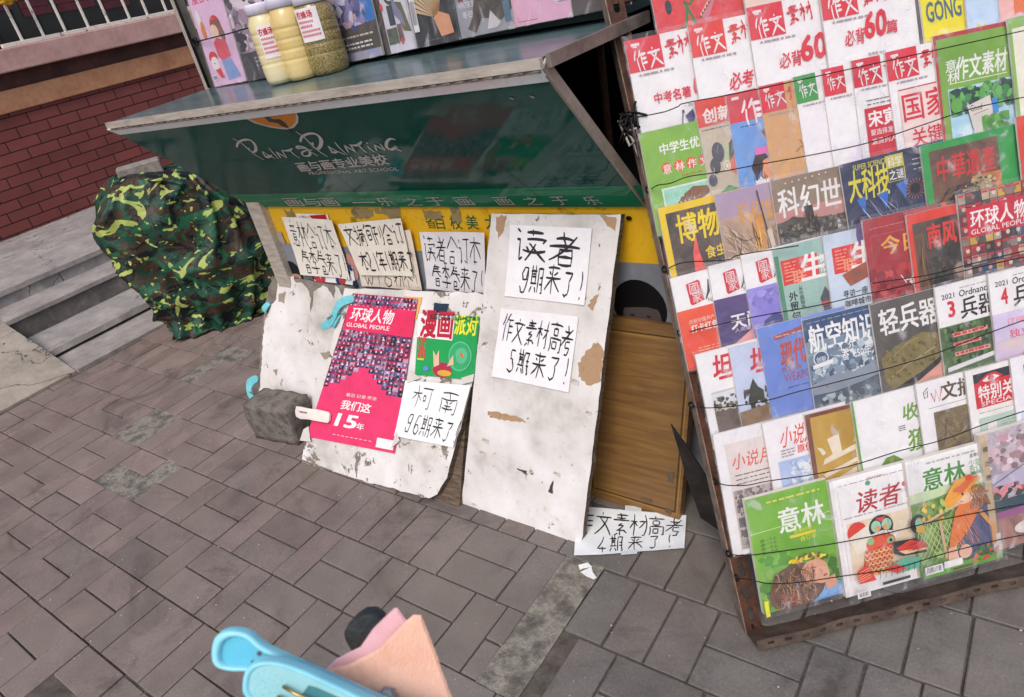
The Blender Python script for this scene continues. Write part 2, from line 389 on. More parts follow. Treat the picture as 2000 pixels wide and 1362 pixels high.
ochre=surf('ochre_render',['#946248','#ac7a5a','#b88a68'],5,.85,.5,.004,lo=.25,hi=.75)
brn=surf('shaded_brown_render',['#3a2422','#472d29','#553630'],7,.9,.5,.004)  # brown paint kept dark to stand for the shade under the sill
def part(mb,name,par,**k): return mb.build(name,None,par,**k)
b=MB(); b.box((XW-.25,-4,0),(XW,8,1.17),brickmat()); part(b,'brick_wall',bd)
b=MB(); b.box((XW-.24,-4,1.17),(XW+.03,8,1.325),ochre,.006); part(b,'lower_band',bd)
b=MB(); b.box((XW-.24,-4,1.327),(XW+.005,8,1.44),brn); part(b,'recessed_shade_band',bd)
b=MB(); b.box((XW-.24,-4,1.44),(XW+.10,8,1.60),pink,.008); part(b,'window_sill',bd)
b=MB(); b.box((XW-.24,-4,1.60),(XW+.0,XP(4,105,XW).y-.02,3.2),pink); b.box((XW-.24,4.42,1.602),(XW+.0,8,3.2),pink); b.box((XW-.24,-4,3.2),(XW+.02,8,3.6),pink); part(b,'upper_wall',bd)
# window: grille, glass, maroon slats standing in for a reflected brick building
gl,nt,bs=newmat('window_glass'); bs.inputs['Base Color'].default_value=(.02,.022,.026,1); bs.inputs['Roughness'].default_value=.08; bs.inputs['Specular IOR Level'].default_value=.6
wt=surf('chipped_white_metal',['#6b6764','#c9c2b8','#d8d2c8','#d8d2c8'],28,.55,.3,.001,lo=.36,hi=.5)
ya=XP(4,105,XW).y-.02
b=MB(); b.box((XW-.16,ya,1.6),(XW-.15,4.42,3.2),gl); w=part(b,'window',bd)
b=MB()
mar=surf('maroon_reflection',['#4a1f28','#5d2a34','#512530'],9,.5,.2)
for (ya2,yb2,z0) in ((ya+.03,ya+.30,1.86),(ya+.36,ya+.58,1.79),(ya+.64,ya+.95,1.78),(ya+1.02,ya+1.25,1.74),):
    for k in range(12):
        b.box((XW-.149,ya2,z0+k*.06),(XW-.135,yb2,z0+k*.06+.055),mar)
part(b,'reflection_slat',w)
b=MB(); r=[XP(x,y,XW+.03).y for x,y in ((48,88),(90,80),(132,70),(176,60),(216,53),(256,43),(290,34),(326,25))]
for y in r: b.box((XW+.022,y-.009,1.6),(XW+.04,y+.009,3.1),wt,.002)
b.box((XW+.015,ya+.03,1.602),(XW+.05,4.4,1.632),wt,.003); part(b,'window_grille',bd)
o=MB(); yl=surf('yellow_plastic',['#a87400','#d39b10','#e0b020'],30,.4,.5,.003)
c0=onplane(12,6,V((XW+.09,0,0)),V((1,0,0)))
for i in range(14):
    a=i*2.4; rr=.012+.05*(i/14); o.lathe([(0,-.02),(.028,-.01),(.034,0),(.02,.016),(0,.02)],yl,7,(c0.x+.01*math.sin(i*3),c0.y+rr*math.cos(a)*1.3,c0.z+rr*math.sin(a)*.7+.03))
tag(o.build('plastic_flower'),'yellow plastic flower tucked in the window bars','flower')
# ============================================================ KIOSK
Yf,Yb,Yp=1.12,1.50,1.42
alu=surf('aluminium',['#8f8880','#b5aca2','#cbc2b6'],14,.4,.25,.001,metal=.25,lo=.25,hi=.75,stretch=(1,6,6))
alub=surf('bright_steel',['#ccd4dc','#dfe6ee','#e8eef4','#a8a9aa'],22,.3,.2,.001,metal=.15,lo=.2,hi=.85)
darkin=P('#0b0a0b',.8)  # near-black colour stands for the shade inside the kiosk cavity
ki=empty('newspaper_kiosk',(-1.5,1.6,0)); tag(ki,'green and steel newspaper kiosk with a sloping printed panel under its counter','kiosk')
b=MB(); bm=surf('kiosk_sheet',['#1d2b2b','#24393a','#2a3d3d'],6,.6,.2)
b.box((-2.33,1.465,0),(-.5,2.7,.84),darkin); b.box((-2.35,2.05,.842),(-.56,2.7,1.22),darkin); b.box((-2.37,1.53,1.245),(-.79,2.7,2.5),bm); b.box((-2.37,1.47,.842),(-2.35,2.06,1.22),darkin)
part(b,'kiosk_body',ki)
# counter top
A=[YP(218,238,Yf),YP(1058,112,Yf),YP(1240,33,Yb),YP(408,172,Yb)]; A[2]+=V((0,.035,0)); A[3]+=V((0,.035,0))
zc=(A[0].z+A[1].z+A[2].z+A[3].z)/4
cm=surf('counter_laminate',['#33474a','#465c5f','#5b6f71','#3c5154'],2.2,.22,.06,.001,stretch=(1,5,1),lo=.3,hi=.75,spec=.6)
b=MB(); T=.02
b.mesh([p for p in A]+[p-V((0,0,T)) for p in A],[(0,1,2,3),(7,6,5,4),(0,4,5,1),(1,5,6,2),(2,6,7,3),(3,7,4,0)],cm); 
ct=part(b,'counter_top',ki)
def bar(b,p,q,w,h,m,up=V((0,0,1)),side=1):
    d=(q-p).normalized(); s=d.cross(up).normalized()*w*side; u=s.cross(d).normalized()*h*side
    vs=[p,q,q+s,p+s,p+u,q+u,q+s+u,p+s+u]
    b.mesh(vs,[(0,1,2,3),(7,6,5,4),(0,4,5,1),(1,5,6,2),(2,6,7,3),(3,7,4,0)],m)
b=MB(); dn=V((0,0,-.017))
bar(b,A[0]+dn+V((-.004,-.010,0)),A[1]+dn+V((.008,-.010,0)),.011,.0185,alu)
bar(b,A[1]+dn+V((.008,-.0,-.002)),A[2]+dn+V((.008,0,-.002)),.010,.024,surf('dull_steel',['#6b5f57','#857870','#94877e'],20,.5,.3,.001,metal=.5))
part(b,'edge_trim',ct)
b=MB(); hin=surf('hinge_steel',['#5a5048','#b0aaa2','#c5bfb8'],30,.35,.2,metal=.8)
h0=A[0]+V((0,-.010,-.0215));h1=A[1]+V((0,-.010,-.0215)); N=46
for i in range(N):
    a=h0.lerp(h1,(i+.04)/N);c=h0.lerp(h1,(i+.96)/N); b.tube([a,c],.0042,hin,8)
part(b,'piano_hinge',ct)
# flap panel: hangs from the counter edge, sloping back to the yellow board
F0=YP(213,252,Yf-.004); F1=YP(1058,134,Yf-.004); B0=YP(497,404,Yp-.012); B1=YP(1262,404,Yp-.012)

u=(F1-F0).normalized(); vv=(F0-B0); FL=frame(B0,u,vv); FLi=FL.inverted()
def fl(px,py,off=0): return loc(FL,px,py,off)
grn,nt,bs=newmat('green_acrylic'); v=tex(nt,1.); f=noi(nt,v,2,5)
link(nt,ramp(nt,f,[(.3,lin('#0e423b')),(.7,lin('#145349'))]),bs.inputs['Base Color']); bs.inputs['Roughness'].default_value=.06; bs.inputs['Specular IOR Level'].default_value=.10
bump(nt,bs,noi(nt,v,3,2),.05,.01)
nt.links.new(ramp(nt,noi(nt,v,9,6,.7),[(.45,(.05,.05,.05,1)),(.8,(.16,.16,.16,1))]),bs.inputs['Roughness'])
grn2=grn.copy(); grn2.node_tree.nodes
for n in grn2.node_tree.nodes:
    if n.type=='VALTORGB' and n.color_ramp.elements[0].color[1]>n.color_ramp.elements[0].color[0]*1.5 :
        n.color_ramp.elements[0].color=lin('#1c6f4e'); n.color_ramp.elements[1].color=lin('#2a8560')
def lc(p): q=FLi@p; return (q.x,q.y)
pl=[lc(F0),lc(F1),lc(B1),(0,0)]
b=MB(); b.prism(pl,-.018,-.0005,grn)
b.z0=0; b.flat(pl,grn,0)
k=.155
s0=fl(448,380);s1=fl(1258,362); b.flat([pl[3],pl[2],s1,s0],grn2,.0004)
b.L=4
wh='#b9b7b3'
def tr(pts,w,m=wh,o=(400,180),s=4.762,tp=.5):
    ps=[fl(o[0]+x/s,o[1]+y/s) for x,y in pts]
    out=[]
    for i in range(len(ps)-1):   # Catmull-Rom smoothing
        p0,p1,p2,p3=ps[max(0,i-1)],ps[i],ps[i+1],ps[min(len(ps)-1,i+2)]
        for j in range(5):
            t=j/5; out.append(tuple(.5*(2*p1[a]+(p2[a]-p0[a])*t+(2*p0[a]-5*p1[a]+4*p2[a]-p3[a])*t*t+(3*p1[a]-p0[a]-3*p2[a]+p3[a])*t**3) for a in (0,1)))
    out.append(ps[-1]); b.ribbon(out,w*.00052,m,tp,z=.0016)
for pts,w in [([(262,428),(340,470),(410,530),(470,580),(555,628)],13),([(298,510),(315,465),(370,440),(430,445),(470,490),(475,540),(440,555),(408,515)],20),
 ([(538,548),(590,580),(660,618)],11),([(538,548),(575,605),(630,590)],13),([(570,595),(625,582)],9),([(595,515),(640,565),(690,618)],10),
 ([(665,550),(710,610)],12),([(665,550),(760,606)],13),([(715,535),(765,608)],10),([(715,540),(780,540),(815,520)],16),([(790,530),(830,575),(885,610)],13),
 ([(1055,590),(1000,560),(930,520),(860,520),(870,500),(930,510),(975,545),(975,585),(925,590),(905,560),(940,540),(1000,535)],16),
 ([(852,365),(930,420),(1000,490),(1070,550),(1145,598)],13),([(890,460),(905,415),(960,385),(1030,385),(1080,430),(1080,490),(1050,525),(1010,505),(1005,465)],22),
 ([(1148,495),(1200,530),(1310,580)],12),([(1148,495),(1195,560),(1240,550)],13),([(1175,560),(1240,545)],9),([(1210,460),(1260,520),(1330,580)],10),
 ([(1300,490),(1340,560)],12),([(1300,490),(1415,560)],14),([(1350,480),(1410,560)],11),([(1350,490),(1420,490),(1460,455)],18),([(1425,480),(1460,520),(1510,560)],14),
 ([(1505,462),(1520,478)],12),([(1515,495),(1540,525),(1585,555)],13),([(1580,485),(1600,540)],12),([(1580,485),(1680,540)],14),([(1630,475),(1680,535)],11),
 ([(1775,440),(1730,430),(1695,460),(1695,510),(1740,530),(1790,500),(1775,520),(1835,545)],19)]: tr(pts,w)
def para(t,p00,p10,p01,m,bold,z_=.0018):
    if bold>.012:
        for dx,dy in ((.5,.4),(-.5,.4),(.5,-.4),(-.5,-.4)): para(t,(p00[0]+dx*bold*25,p00[1]+dy*bold*20),(p10[0]+dx*bold*25,p10[1]+dy*bold*20),(p01[0]+dx*bold*25,p01[1]+dy*bold*20),m,0,z_+.00001*(dx*2+dy*3))
        return
    bold=0.   # text mapped on a parallelogram given by image points on the panel
    vs,fs,W_,H_=glyphs(t,bold); a=fl(*p00);c=fl(*p10);d=fl(*p01)
    b.mesh([(a[0]+(c[0]-a[0])*x/W_+(d[0]-a[0])*y/H_,a[1]+(c[1]-a[1])*x/W_+(d[1]-a[1])*y/H_,z_) for x,y in vs],fs,m)
para('画与画专业美校',(590,335),(762,320),(575,317),wh,.035)
para('PROFESSIONAL ART SCHOOL',(606,341),(780,332),(602,335),wh,.01)
for i,(c,x) in enumerate(zip('画与画一乐之于画画之于乐',(572,607,642,700,752,803,850,905,982,1038,1093,1155))):
    w=46 if x<960 else 48
    y=403-(x-560)*.006
    if c=='一': para(c,(x-10,y-6),(x+34,y-7),(x-12,y-8),wh,0)
    else: para(c,(x-5,y),(x-5+30,y-1),(x-22,y-16),wh,0)
# palette logo, cut by the steel edge
lp=lambda L_:[fl(400+x/4.762,180+y/4.762) for x,y in L_]
b.flat(lp([(375,242),(470,290),(600,325),(700,341),(770,345),(830,330),(868,285),(872,230),(850,180)]),'#b8b4b0',.0010)
b.flat(lp([(410,240),(480,280),(600,312),(700,328),(765,330),(810,315),(845,275),(850,225),(835,182)]),'#c47a22',.0012)
b.flat(lp([(545,222),(580,215),(640,250),(700,248),(760,290),(785,335),(720,315),(680,285),(600,275),(565,240)]),'#3a2a20',.0014)
b.flat(lp([(560,220),(600,225),(650,262),(610,268)]),'#1c4a40',.0016); b.flat(lp([(640,203),(700,215),(735,195),(700,200)]),'#4a3018',.0014)
b.flat(lp([(775,340),(795,345),(820,392)]),'#10201d',.0014)
# old scratches and two torn holes
for (x0,y0,x1,y1) in ((810,340,880,392),(612,300,700,380),(960,310,1060,390)): tr([((x0-400)*4.762,(y0-180)*4.762),((x1-400)*4.762,(y1-180)*4.762)],3,'#07110f',tp=.2)
for x,y in ((995,190),(1035,187)): tr([((x-400)*4.762,(y-180)*4.762),((x+10-400)*4.762,(y+3-180)*4.762)],14,'#8d8f88'); 
fp=b.build('flap_panel',FL,ki)
b=MB()
def lp3(p,z=0.): q=FLi@p; return V((q.x,q.y,z))
p0,p1=lp3(F0),lp3(F1); q0,q1=V((0,0,0)),lp3(B1)
e=.028
b.mesh([p0+V((-.004,.003,-.02)),p1+V((.004,.003,-.02)),p1+V((.004,-e*1.1,-.02)),p0+V((.012,-e,-.02)),p0+V((-.004,.003,.006)),p1+V((.004,.003,.006)),p1+V((.004,-e*1.1,.004)),p0+V((.02,-e,.004))],[(3,2,1,0),(4,7,6,5)[::-1],(0,1,5,4),(1,2,6,5),(2,3,7,6),(3,0,4,7)],alub)
b.build('steel_edge',FL,fp)
b=MB(); d=(q1-p1); n=V((-d.y,d.x,0)).normalized()
if n.x<0: n=-n
rust=surf('stained_steel',['#6a5a50','#8b7c72','#9a8b80','#4a3a30'],18,.5,.3,metal=.4,lo=.25,hi=.8)
b.mesh([p1+V((0,0,.005)),q1+V((0,0,.005)),q1+n*.006+V((0,0,.005)),p1+n*.006+V((0,0,.005)),p1+V((0,0,-.020)),q1+V((0,0,-.020)),q1+n*.006+V((0,0,-.020)),p1+n*.006+V((0,0,-.020))],[(0,1,2,3),(7,6,5,4),(4,5,1,0),(5,6,2,1),(6,7,3,2),(7,4,0,3)],rust)
b.build('side_rail',FL,fp)
# yellow board below the flap
FP=frame(V((0,Yp,0)),V((1,0,0)),V((0,0,1)))
def fq(px,py): return loc(FP,px,py)
b=MB(); x0=fq(513,420)[0]; x1=-.52
yel='n:#b8860c,#d9a81c,#dcae24,#8a6a1c:9'
b.box((x0,0.02,-.02),(x1,.87,0),P('#8c8a8c'))
zl=fq(1250,512)[1]
b.flat([(x0,.87),(x1,.87),(x1,zl),(x0,zl-.02)],P(yel)); 
b.flat([(x0,zl-.021),(x1,zl-.001),(x1,.02),(x0,.02)],P('n:#6d7178,#7c8088,#8a8e96:4'))
for c,px in zip('百校美大',(862,893,925,962)):
    x,y=fq(px,448); b.text(c,x-.02,y,.042,'#17583a',None,.02)
x,y=fq(835,446); b.text('省',x,y,.04,'#4a5a24',None,.01)
x,y=fq(690,447); b.text('周',x,y+.01,.03,'#4a5a24'); x,y=fq(520,440); 
for seed,(px,py,w,h) in enumerate([(560,425,.05,.03),(690,425,.10,.03),(760,430,.06,.045),(830,428,.07,.03),(735,418,.08,.02),(885,428,.03,.05)]):
    x,y=fq(px,py); b.flat(rag([(x,y),(x+w,y),(x+w,y+h),(x,y+h)],.004,.012,seed),'n:#7a5c28,#94845c,#5b4a34:20')
# pupils' portrait heads printed on the board (plain generic heads)
def face(cx,cy,s,hair='#15131a',skin='#b58f84'):
    b.ell(cx,cy,s,s*1.05,hair,n=28); b.ell(cx+s*.05,cy-s*.42,s*.72,s*.8,skin,n=24); b.flat([(cx-s*.85,cy-s*.1),(cx-s*.5,cy+s*.5),(cx+s*.5,cy+s*.55),(cx+s*.86,cy-s*.05),(cx+s*.3,cy+s*.04),(cx-s*.3,cy-.02*s)],hair)
    for e in (-1,1): b.ell(cx+e*s*.3,cy-s*.32,s*.09,s*.05,'#2a2226')
    b.ell(cx,cy-s*.82,s*.14,s*.05,'#8f4c4c')
x,y=fq(1250,600); face(x,y,.075,'#0c0c10','#4d4547')  # this head's skin is darkened to paint it in shade
x,y=fq(568,520); face(x+.005,y-.03,.05); x,y=fq(690,520); b.ell(x,y,.02,.05,'#c08a80'); 
b.flat(rag([fq(795,520),fq(812,530),fq(830,620),fq(810,620)],.002,.02,5),'#c8a59a')
x,y=fq(592,423); b.flat([(x-.03,y+.012),(x+.14,y+.012),(x+.14,y-.02),(x-.03,y-.02)],'#e4e0dc'); b.text('长期征订',x-.02,y-.008,.013,'#2a2a2a',.06); b.flat([(x+.04,y+.006),(x+.13,y+.012),(x+.13,y-.04),(x+.09,y-.04)],'#b0202c')
x,y=fq(545,455); b.flat(rag([(x-.02,y),(x+.02,y+.01),(x+.025,y-.04),(x-.015,y-.035)],.002,.01,9),'#a59684')
x,y=fq(1230,425); b.ell(x,y,.008,.006,'#1a1408')
b.build('yellow_poster_board',FP,ki)
b=MB(); t0=YP(486,395,Yp-.015);t1=YP(512,398,Yp-.015); 
for d_ in (0,):
    b.box((t0.x,Yp-.03,0),(t1.x,Yp+.03,t0.z+.06),alu,.003)
part(b,'corner_post',ki)
b=MB(); t0=YP(353,-40,Yb); t1=YP(408,172,Yb); b.box((t1.x-.012,Yb-.01,1.22),(t1.x+.012,Yb+.03,2.45),surf('cream_aluminium',['#8f8880','#a9a299','#b8b0a6'],20,.45,.2,metal=.3),.003); part(b,'display_post',ki)
b=MB()
for k in range(3): b.tube([(t1.x+.016+k*.006,Yb-.012,1.23),(t1.x+.018+k*.005,Yb-.012,1.5),(t1.x+.016+k*.006,Yb-.012,2.4)],.0022,'#15110f',5)
kn=YP(383,82,Yb-.015)
for k in range(4): b.tube([kn+V((.014*math.cos(a),-.006+.002*k,.012*math.sin(a+k))) for a in [i*.7 for i in range(9)]],.003,'#15110f',5)
b.tube([kn,YP(450,65,Yb-.05),YP(500,50,Yb-.055)],.0022,'#15110f',5)
part(b,'tie_wire',ki)
# ============================================================ LEANING BOARDS
def peelmat(name,thr,seed,base=('#7b6a58','#94806a','#6d6660')):
    m,nt,b=newmat(name); v=tex(nt,1.); v.node.inputs['Location'].default_value=(seed,seed*.7,seed*.3)
    f1=noi(nt,v,9,8,.68,.5); f2=noi(nt,v,42,6,.7); ad=nd(nt,'ShaderNodeMath',operation='MULTIPLY_ADD'); link(nt,f2,ad.inputs[0]); ad.inputs[1].default_value=.42; link(nt,f1,ad.inputs[2])
    msk=ramp(nt,ad.outputs[0],[(thr,(0,0,0,1)),(thr+.008,(1,1,1,1))])
    f3=noi(nt,v,5,6,.6); white=ramp(nt,f3,[(.3,lin('#aaa59f')),(.46,lin('#cfccc9')),(.66,lin('#e2e0e1'))])
    f5=noi(nt,v,90,4,.75); white=mixc(nt,ramp(nt,f5,[(.64,(0,0,0,1)),(.70,(.8,.8,.8,1))]),white,'#8b8378')
    f6=noi(nt,v,14,7,.75,1.2); white=mixc(nt,ramp(nt,f6,[(.60,(0,0,0,1)),(.66,(.7,.7,.7,1))]),white,'#b9ab98')
    under=ramp(nt,f2,[(.3,lin(base[2])),(.5,lin(base[1])),(.7,lin(base[0]))])
    link(nt,mixc(nt,msk,white,under),b.inputs['Base Color']); b.inputs['Roughness'].default_value=.6; b.inputs['Specular IOR Level'].default_value=.3
    inv=nd(nt,'ShaderNodeMath',operation='SUBTRACT'); inv.inputs[0].default_value=1; link(nt,msk,inv.inputs[1])
    h=mixc(nt,.12,inv.outputs[0],f5); bump(nt,b,h,.8,.0025); return m
pA=peelmat('peeling_white_paint_a',.872,1.); pB=peelmat('peeling_white_paint_b',.805,4.,('#6f655c','#8c8175','#57504b')); pC=peelmat('peeling_white_paint_c',.86,9.,('#7d6f62','#988b7d','#6a625c'))
wood=surf('board_edge_wood',['#3b322b','#5b4d40','#7a6a58'],25,.8,.5,.003,stretch=(1,6,1))
grayw=surf('bare_grey_board',['#5f5851','#756d65','#8a8177'],16,.85,.5,.003)
tearb=P('n:#8f7458,#a98b6d,#9c7f63:30',.85)
def lean(yb,yt,zt,x=0): return frame(V((x,yb,0)),V((1,0,0)),V((0,yt-yb,zt)))
def board(name,fr,px,mats,th=.018,amp=.0012,seed=1,step=.03):
    b=MB(); pts=[loc(fr,*p) for p in px]; pts=rag(pts,amp,step,seed)
    a=sum(pts[i][0]*pts[(i+1)%len(pts)][1]-pts[(i+1)%len(pts)][0]*pts[i][1] for i in range(len(pts)))
    if a<0: pts=pts[::-1]
    b.prism(pts,-th,0,mats[0],mats[1]); return b
tack=MB()
# tall board
FA=lean(1.10,1.385,.85); b=board('a',FA,[(960,418),(1213,419),(1135,1064),(901,989)],(pA,wood),.02,.0009,3)
for seed,q in enumerate([[(1150,680),(1168,665),(1180,690),(1172,745),(1150,755),(1128,735),(1135,700)],[(968,425),(990,420),(985,445),(972,470)],[(1170,420),(1208,425),(1200,450),(1185,440)],[(950,802),(1010,812),(1030,825),(990,822),(952,812)],[(1162,575),(1168,580),(1158,605),(1150,598)]]):
    b.flat(rag([loc(FA,*p) for p in q],.0022,.008,seed+20),tearb)
for q in ([(1008,914),(1030,920),(1028,925),(1012,918)],[(1158,905),(1162,880),(1165,900)],[(1070,960),(1082,935),(1080,965)]):
    b.flat(rag([loc(FA,*p) for p in q],.001,.006,2),'#4a4038')
for cx,cy,s in ((943,885,.014),(1088,925,.013),(948,860,.014),(1150,806,.010),(926,985,.009),(1122,745,.016)):   # curling scraps of old paper
    x,y=loc(FA,cx,cy); q=[(x-s,y-s*.3),(x-s*.3,y+s*.6),(x+s,y+s*.2),(x+s*.7,y-s*.7)]
    b.mesh([(q[0][0],q[0][1],.001),(q[1][0],q[1][1],.008),(q[2][0],q[2][1],.003),(q[3][0],q[3][1],.001)],[(0,3,2,1)],P('#cfc8c0',.8))
o=b.build('leaning_board',FA); tag(o,'tall narrow white board with two handwritten sheets, leaning against the kiosk','board')
b=MB(); x,y=loc(FA,899,912); b.box((x-.011,y-.028,-.018),(x+.002,y+.028,-.012),surf('hinge_plate',['#a59b8e','#c5bdb2'],40,.45,.3,metal=.5),.001)
for k in (-.018,0,.018): b.ell(x-.005,y+k,.0022,.0022,'#1c1815',z=-.0115)
b.build('hinge',FA,o)
# wide board with the posters
FB=lean(1.055,1.362,.58); b=board('b',FB,[(674,562),(946,574),(940,690),(923,749),(909,800),(872,932),(855,966),(838,974),(720,942),(588,905),(592,880),(606,845)],(pB,wood),.022,.0014,5)
b.flat(rag([loc(FB,*p) for p in [(848,592),(877,594),(872,613),(846,610)]],.0008,.01,3),'#27374a')
o=b.build('leaning_board',FB); tag(o,'wide white board with flaking paint carrying the pink poster','board')
b=MB(); b.box((loc(FB,880,988)[0]-.12,-.0,-.05),(loc(FB,885,985)[0]+.005,.3,-.024),wood); b.build('support_batten',FB,o)
FC=lean(1.19,1.405,.55); b=board('c',FC,[(538,537),(600,548),(640,556),(668,560),(690,565),(690,880),(500,880),(497,858),(508,700),(512,640),(524,560)],(grayw,wood),.014,.002,8)
top=[(543,550),(552,560),(556,548),(566,541),(572,538),(577,552),(590,553),(600,562),(605,570),(606,610),(611,590),(612,570),(630,558),(640,562),(652,585),(655,560),(662,565),(668,580),(690,590),(690,870),(505,870),(501,850),(512,690),(516,630),(528,600),(540,585)]
b.flat(rag([loc(FC,*p) for p in top],.0022,.012,11),pC)
for seed,q in enumerate([[(545,575),(558,570),(556,592),(544,588)],[(625,690),(648,685),(650,700),(634,702)],[(577,645),(592,643),(585,650)],[(533,722),(543,722),(540,735)]]):
    b.flat(rag([loc(FC,*p) for p in q],.0018,.008,seed+3),'n:#8b7f70,#a39686:30')
o=b.build('leaning_board',FC); tag(o,'left white board with ragged torn paper behind the rough stone','board')
# wooden cupboard door
def woodmat():
    m,nt,b=newmat('varnished_wood'); v=tex(nt,1.,stretch=(1.6,22,4)); f=noi(nt,v,3,7,.6,.6); v2=tex(nt,1.); f2=noi(nt,v2,4,4); f3=noi(nt,tex(nt,1.,stretch=(4,130,1)),3,3)
    c=ramp(nt,f,[(.3,lin('#664a2a')),(.5,lin('#775730')),(.7,lin('#876639'))]); c=mixc(nt,.22,c,ramp(nt,f3,[(.35,(.25,.25,.25,1)),(.6,(.7,.7,.7,1))]),'SOFT_LIGHT')
    c=mixc(nt,ramp(nt,f2,[(.58,(0,0,0,1)),(.72,(.5,.5,.5,1))]),c,'#4d3418')
    link(nt,c,b.inputs['Base Color']); b.inputs['Roughness'].default_value=.42; bump(nt,b,f,.15,.001); return m
wm=woodmat()
FW=lean(1.275,1.40,.54); b=board('w',FW,[(1165,614),(1362,643),(1346,800),(1327,1018),(1150,970),(1155,800)],(wm,wm),.03,.0002,1,.2)
q=[(1168,640),(1345,664),(1318,1000),(1158,952)]; Q=[loc(FW,*p) for p in q]
for i in range(4):
    a,c=Q[i],Q[(i+1)%4]; b.ribbon([a,c],.0035,'#3f2a12'); b.ribbon([(a[0]+.006,a[1]-.006),(c[0]+.006,c[1]-.006)],.0022,'#a07a40')
for q in ([(1306,920),(1318,922),(1316,942),(1304,940)],[(1298,990),(1316,997),(1312,1005),(1300,1000)],[(1250,970),(1275,976),(1272,982),(1252,976)]):
    b.flat(rag([loc(FW,*p) for p in q],.002,.006,2),'#5b4f42')
o=b.build('cupboard_door',FW); tag(o,'brown varnished wooden cupboard door beside the magazine rack','door')
# folded steel plate
Fp=frame(V((0,1.2,0)),V((1,0,0)),V((0,.04,1))); b=MB(); gs=surf('dark_steel',['#23201f','#34302e','#48423e'],10,.5,.3,metal=.5)
pts=[loc(Fp,*p) for p in [(1310,829),(1345,878),(1388,945),(1410,1040),(1368,1012),(1338,925),(1322,868)]]; pts=[(x,max(y,.002)) for x,y in pts]
b.prism(pts[::-1],-.004,0,gs); b.prism([(x,y) for x,y in [pts[0],pts[3],(pts[3][0]+.16,.002),(pts[2][0]+.16,pts[2][1]+.05)]][::-1],-.12,-.116,gs)
o=b.build('metal_plate',Fp); tag(o,'dark folded metal plate standing between the wooden door and the rack','plate')
# ============================================================ PAPER SHEETS
def sheet(name,fr,cs,off,paint,label,cat,group=None,paper='#efedf4',warp=.0022,seed=0,th=True):
    c=[loc(fr,*p,off) for p in cs]; W_=math.hypot(c[1][0]-c[0][0],c[1][1]-c[0][1]); Hh=math.hypot(c[3][0]-c[0][0],c[3][1]-c[0][1]); ar=Hh/W_
    b=MB(); b.z0=.0004/1; N=12
    vs=[(i/N,ar*j/N,0) for j in range(N+1) for i in range(N+1)]
    b.mesh(vs,[(j*(N+1)+i,j*(N+1)+i+1,(j+1)*(N+1)+i+1,(j+1)*(N+1)+i) for j in range(N) for i in range(N)],P(paper,.6),True)
    paint(b,ar)
    F0_,M0,S0=b.f,b.m,b.smooth; b.f,b.m,b.smooth=[],[],[]
    for f,mm_,ss in zip(F0_,M0,S0):
        if len(f)!=4: b.f.append(f);b.m.append(mm_);b.smooth.append(ss); continue
        q=[b.v[i] for i in f]; nx=max(1,int(math.hypot(q[1][0]-q[0][0],q[1][1]-q[0][1])/.084)); ny=max(1,int(math.hypot(q[2][0]-q[1][0],q[2][1]-q[1][1])/.084))
        if nx*ny==1: b.f.append(f);b.m.append(mm_);b.smooth.append(ss); continue
        i0=len(b.v)
        for j in range(ny+1):
            for i in range(nx+1):
                s,t=i/nx,j/ny; b.v.append(tuple(q[0][k]*(1-s)*(1-t)+q[1][k]*s*(1-t)+q[2][k]*s*t+q[3][k]*(1-s)*t for k in range(3)))
        for j in range(ny):
            for i in range(nx): b.f.append([i0+j*(nx+1)+i,i0+j*(nx+1)+i+1,i0+(j+1)*(nx+1)+i+1,i0+(j+1)*(nx+1)+i]); b.m.append(mm_); b.smooth.append(True)
    out=[]
    for x,y,z in b.v:
        s,t=x,1-y/ar
        px=c[0][0]*(1-s)*(1-t)+c[1][0]*s*(1-t)+c[2][0]*s*t+c[3][0]*(1-s)*t
        py=c[0][1]*(1-s)*(1-t)+c[1][1]*s*(1-t)+c[2][1]*s*t+c[3][1]*(1-s)*t
        w=warp*(.8+noise.noise((x*2.1+seed,y*2.1,seed))*1.1+.35*noise.noise((x*5,y*5+seed,seed)))+warp*1.2*(abs(s-.5)**3+abs(t-.5)**3)*4
        out.append((px,py,z+off+max(.0002,w)))
    b.v=out
    # no zero-thickness: a second face just behind
    o=b.build(name,fr); tag(o,label,cat,group); return o
ink='#2b2930'
g0='handwritten notices'
def W9(b,a): b.hw('读者',.10,a*.52,.36,a*.42,.026,ink,1.15,-.02); b.hw('9期来了!',.17,a*.10,.17,a*.38,.020,ink,1.12,-.03)
sheet('notice_sheet',FA,[(999,439),(1158,446),(1143,596),(987,578)],.0005,W9,'white notice with large black writing, upper of two on the tall white board','paper sheet',g0,seed=1)
def W5(b,a): b.hw('作文素材高考',.05,a*.56,.145,a*.38,.018,ink,1.06,-.06); b.hw('5期来了!',.17,a*.13,.17,a*.36,.019,ink,1.12,-.04)
sheet('notice_sheet',FA,[(980,602),(1131,618),(1112,766),(962,735)],.0005,W5,'white notice with two lines of marker, lower of two on the tall white board','paper sheet',g0,seed=2)
def W96(b,a): b.hw('柯南',.16,a*.55,.30,a*.36,.014,ink,1.45,-.04); b.hw('96期来了!',.14,a*.12,.17,a*.36,.015,ink,1.05,-.04)
sheet('notice_sheet',FB,[(794,743),(922,753),(887,874),(772,851)],.003,W96,'pale bluish notice with thin writing below the green comic cover','paper sheet',g0,'#e9eef2',.003,3)
def Wa(b,a): b.hw('意林合订本',.05,a*.52,.165,a*.42,.016,ink,1.07,-.03); b.hw('春季卷来了!',.13,a*.06,.15,a*.42,.016,ink,1.05,-.05)
